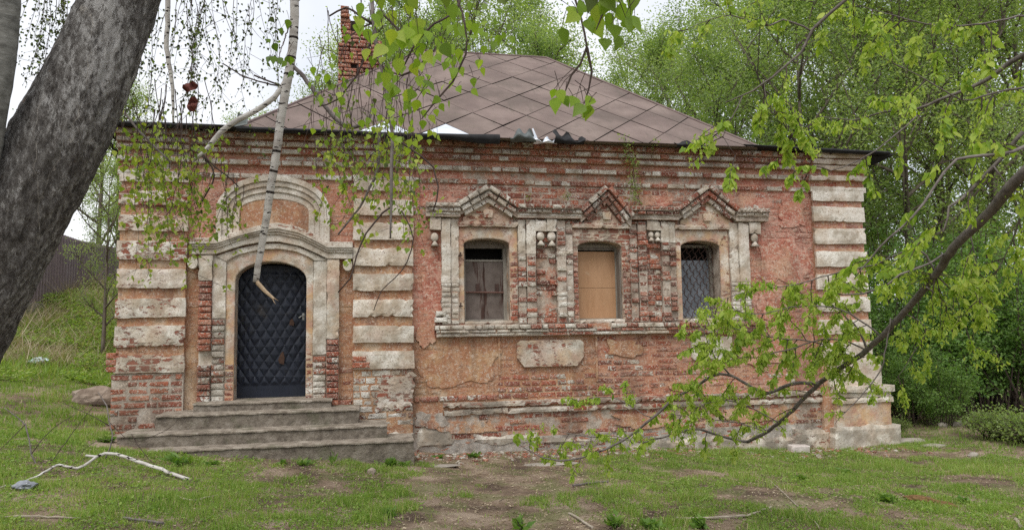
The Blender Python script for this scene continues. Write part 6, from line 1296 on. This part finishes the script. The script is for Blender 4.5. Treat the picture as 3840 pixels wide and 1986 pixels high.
# rotten log, bags
q = (3.592, -4.052, -0.201); o = rock('rotten_log', (q[0], q[1], q[2]+.025), (.24, .065, .045), 21, plain('rotten_wood', (.075, .045, .022), (.24, .145, .07), 26, .95, .05, 1.0), 'mossy brown piece of rotten wood in the right foreground', 'log', None, 4, .55); o.rotation_euler = (0, .05, -.75)
def bag(name, c, s, mat, label, seed):
    o = rock(name, c, s, seed, mat, label, 'litter', None, 3, .55); return o
q = (-8.578, 5.507, 1.179); bag('plastic_bag', (q[0], q[1], q[2]+.09), (.17, .12, .08), plain('pale_blue_plastic', (.42, .55, .58), (.62, .72, .74), 6, .3, .4, .3), 'crumpled pale blue plastic bag at the foot of the bank', 2)
q = (-5.220, -3.406, 0.319); bag('torn_wrapper', (q[0], q[1], q[2]+.04), (.085, .07, .04), plain('grey_plastic', (.07, .075, .085), (.30, .32, .36), 9, .3, .5, .3), 'small torn grey wrapper in the grass at lower left', 4)
# weeds along the steps and the wall
def weed(c, n, ln, wd, seed, label, tone=.5, rise=.8, mat=G_SHRUB, cat='plant', group='weeds by the steps and wall', name='weed'):
    r = np.random.default_rng(seed); t = empty(name, c, label, cat, group)
    az = r.uniform(0, 6.283, n); D = np.stack([np.cos(az), np.sin(az), r.uniform(.3, 1.6, n)*rise], -1); C = r.normal(0, ln*.25, (n, 3)); C[:, 2] = np.abs(C[:, 2])*rise
    link('leaves', leaves('leaves', C, D, ln*r.uniform(.6, 1.2, n), wd*r.uniform(.7, 1.2, n), tone+r.normal(0, .15, n), mat, r, 1), t)
    m = MB()
    for k in range(4): a = r.uniform(0, 6.28); m.tube([(0, 0, -.02), (ln*.3*math.cos(a), ln*.3*math.sin(a), ln*.8*rise)], [.004, .002], 4)
    link('stalks', mesh('stalks', m.v, m.f, M_TWIG), t); return t
M_WEED = leaf_mat('weed_leaf', [(0, (.05, .11, .02)), (.5, (.10, .20, .035)), (1, (.20, .30, .07))])
for k, (c, n, ln, wd, lb, rise) in enumerate([((-4.217, -1.961, 0.244), 16, .22, .05, 'dandelion rosette at the left front of the bottom step', .9), ((-3.903, -1.840, 0.208), 12, .10, .04, 'small weed left of the dandelion gap below the bottom step', .7), ((-1.868, -1.412, 0.024), 60, .10, .05, 'nettle bunch at the right front of the bottom step', 1.6), ((-2.913, -1.581, 0.115), 24, .10, .04, 'low weeds under the middle of the bottom step', .6), ((-3.165, -1.582, 0.137), 14, .09, .035, 'little dark weed left of the middle step weeds', .8), ((-1.718, -1.368, 0.009), 22, .09, .04, 'weed sprig right of the nettle bunch', .8), ((-2.589, -1.534, 0.091), 9, .14, .03, 'thin upright weed by the bottom step crack', 2.0), ((-0.689, -0.392, -0.086), 22, .12, .04, 'weed tuft at the wall foot below the first window', .7), ((-1.178, -0.492, -0.057), 16, .10, .04, 'weed tuft at the wall foot by the steps corner', .6),
        ((-5.316, 0.015, 0.391), 26, .14, .07, 'bright green weed growing at the left pilaster foot', 1.6), ((-5.331, -0.816, 0.390), 40, .12, .05, 'weedy tuft between boulder and bottom step', .6), ((-0.887, -4.547, -0.037), 16, .12, .045, 'upright leafy weed at the bottom edge, left of centre', 1.2), ((-0.038, -4.537, -0.072), 22, .13, .05, 'tall leafy weed at the bottom centre', 1.2), ((0.265, -4.666, -0.084), 22, .12, .05, 'leafy weed right of the tall bottom-centre weed', 1.0), ((0.698, -4.702, -0.098), 24, .11, .05, 'spreading weed by the long pale stick', 1.3), ((3.157, -3.958, -0.170), 50, .10, .05, 'bright weed clump left of the rotten log', 1.0), ((4.054, -3.979, -0.232), 34, .09, .045, 'weed clump right of the rotten log', .8), ((-1.986, -4.034, 0.021), 22, .10, .05, 'weed in the lower left foreground grass', 1.0), ((3.030, -2.565, -0.189), 30, .10, .05, 'weed patch right of the thin straw stalk', .6), ((3.940, -2.128, -0.242), 26, .10, .05, 'weed patch in the right grass below the pale brick', .6)]):
    weed(c, int(n*1.5), ln*.85, wd*1.1, 500+k, lb, .7, rise*.9, M_WEED)
# green growth rooted in the cornice and above the windows
def tuft(pts, n, sp, label, seed, sz=.04):
    r = np.random.default_rng(seed); P = np.array(pts); t = empty('wall_sapling', pts[0], label, 'plant', 'plants rooted in the masonry')
    s = r.random(n)*(len(P)-1); i = np.minimum(s.astype(int), len(P)-2); C = P[i]+(P[i+1]-P[i])*(s-i)[:, None]+r.normal(0, sp, (n, 3))-P[0]; D = r.normal(size=(n, 3)); D[:, 1] -= .4
    link('leaves', leaves('leaves', C, D, sz*r.uniform(.6, 1.2, n), sz*.6*r.uniform(.7, 1.2, n), .6+r.normal(0, .2, n), G_TREE, r), t)
    m = MB(); m.tube([tuple(p-P[0]) for p in P], .005, 4); link('stem', mesh('stem', m.v, m.f, M_TWIG), t)
tuft([(1.912, -0.260, 4.199), (1.807, -0.300, 4.438), (1.747, -0.340, 4.645)], 150, .05, 'feathery sapling sprouting at the eave above the second gable', 1)
tuft([(1.943, -0.280, 4.384), (1.911, -0.200, 4.086), (1.971, -0.160, 3.843), (1.945, -0.140, 3.644)], 260, .055, 'trailing green plant hanging down the frieze right of the second gable', 2)
tuft([(2.210, -0.280, 4.488), (2.265, -0.320, 4.638)], 40, .04, 'thin sprig on the eave right of the feathery sapling', 3)
tuft([(0.898, -0.060, 3.714), (0.856, -0.080, 3.784)], 34, .035, 'little fern on the frieze left of the second gable', 4)
tuft([(0.266, -0.060, 3.701), (0.275, -0.080, 3.759)], 14, .02, 'tiny fern on the frieze right of the first gable', 5)

# crumbs of brick and mortar along the wall foot, twigs on the soil
r = np.random.default_rng(66); n = 900; x = r.uniform(-1.5, 6.3, n); y = -.06-np.abs(r.normal(0, .35, n)); V = []; F = []; T = []
cube = np.array([(a, b, c) for c in (-1, 1) for b in (-1, 1) for a in (-1, 1)], float); cf = np.array([(0, 2, 3, 1), (4, 5, 7, 6), (0, 1, 5, 4), (2, 6, 7, 3), (0, 4, 6, 2), (1, 3, 7, 5)])
for i in range(n):
    s_ = r.uniform(.006, .026)*np.array([1.5, 1, .7]); a = r.uniform(0, 6.28); c_, d_ = math.cos(a), math.sin(a); q = (cube*r.uniform(.7, 1.2, (8, 3))*s_) @ np.array([[c_, d_, 0], [-d_, c_, 0], [0, 0, 1]]); V.append(q+np.array([x[i], y[i], gz(x[i], y[i])+.004])); F.append(cf+8*i); T += [(r.uniform(.3, 1), r.uniform(0, .8), .2, 1.0)]*6
me = mesh('brick_rubble', np.vstack(V), np.vstack(F), M_BRICK_M); face_attr(me, 'bc', np.array(T)); tag(link('brick_rubble', me), 'crumbs of brick and mortar strewn along the wall foot', 'rubble', kind='stuff')
m = MB(); rt_ = random.Random(12)
for i in range(260):
    x_, y_ = rt_.uniform(-6.5, 6.5), rt_.uniform(-5.4, -.2); a = rt_.uniform(0, 6.28); l = rt_.uniform(.05, .28)
    if -5.5 < x_ < -1.5 and y_ > -1.35: continue
    p0, p2 = (x_, y_), (x_+l*math.cos(a), y_+l*math.sin(a)); p1 = ((p0[0]+p2[0])/2+rt_.gauss(0, .02), (p0[1]+p2[1])/2+rt_.gauss(0, .02))
    if any(-5.5 < q_[0] < -1.5 and q_[1] > -1.3 for q_ in (p0, p2)): continue
    m.tube([(q_[0], q_[1], gz(*q_)+.012) for q_ in (p0, p1, p2)], [.003, .003, .0015], 4)
tag(link('twig_litter', mesh('twig_litter', m.v, m.f, plain('dry_twig', (.13, .10, .075), (.30, .25, .19), 12, .9, .1, .2))), 'small dry twigs scattered over the yard', 'twigs', kind='stuff')
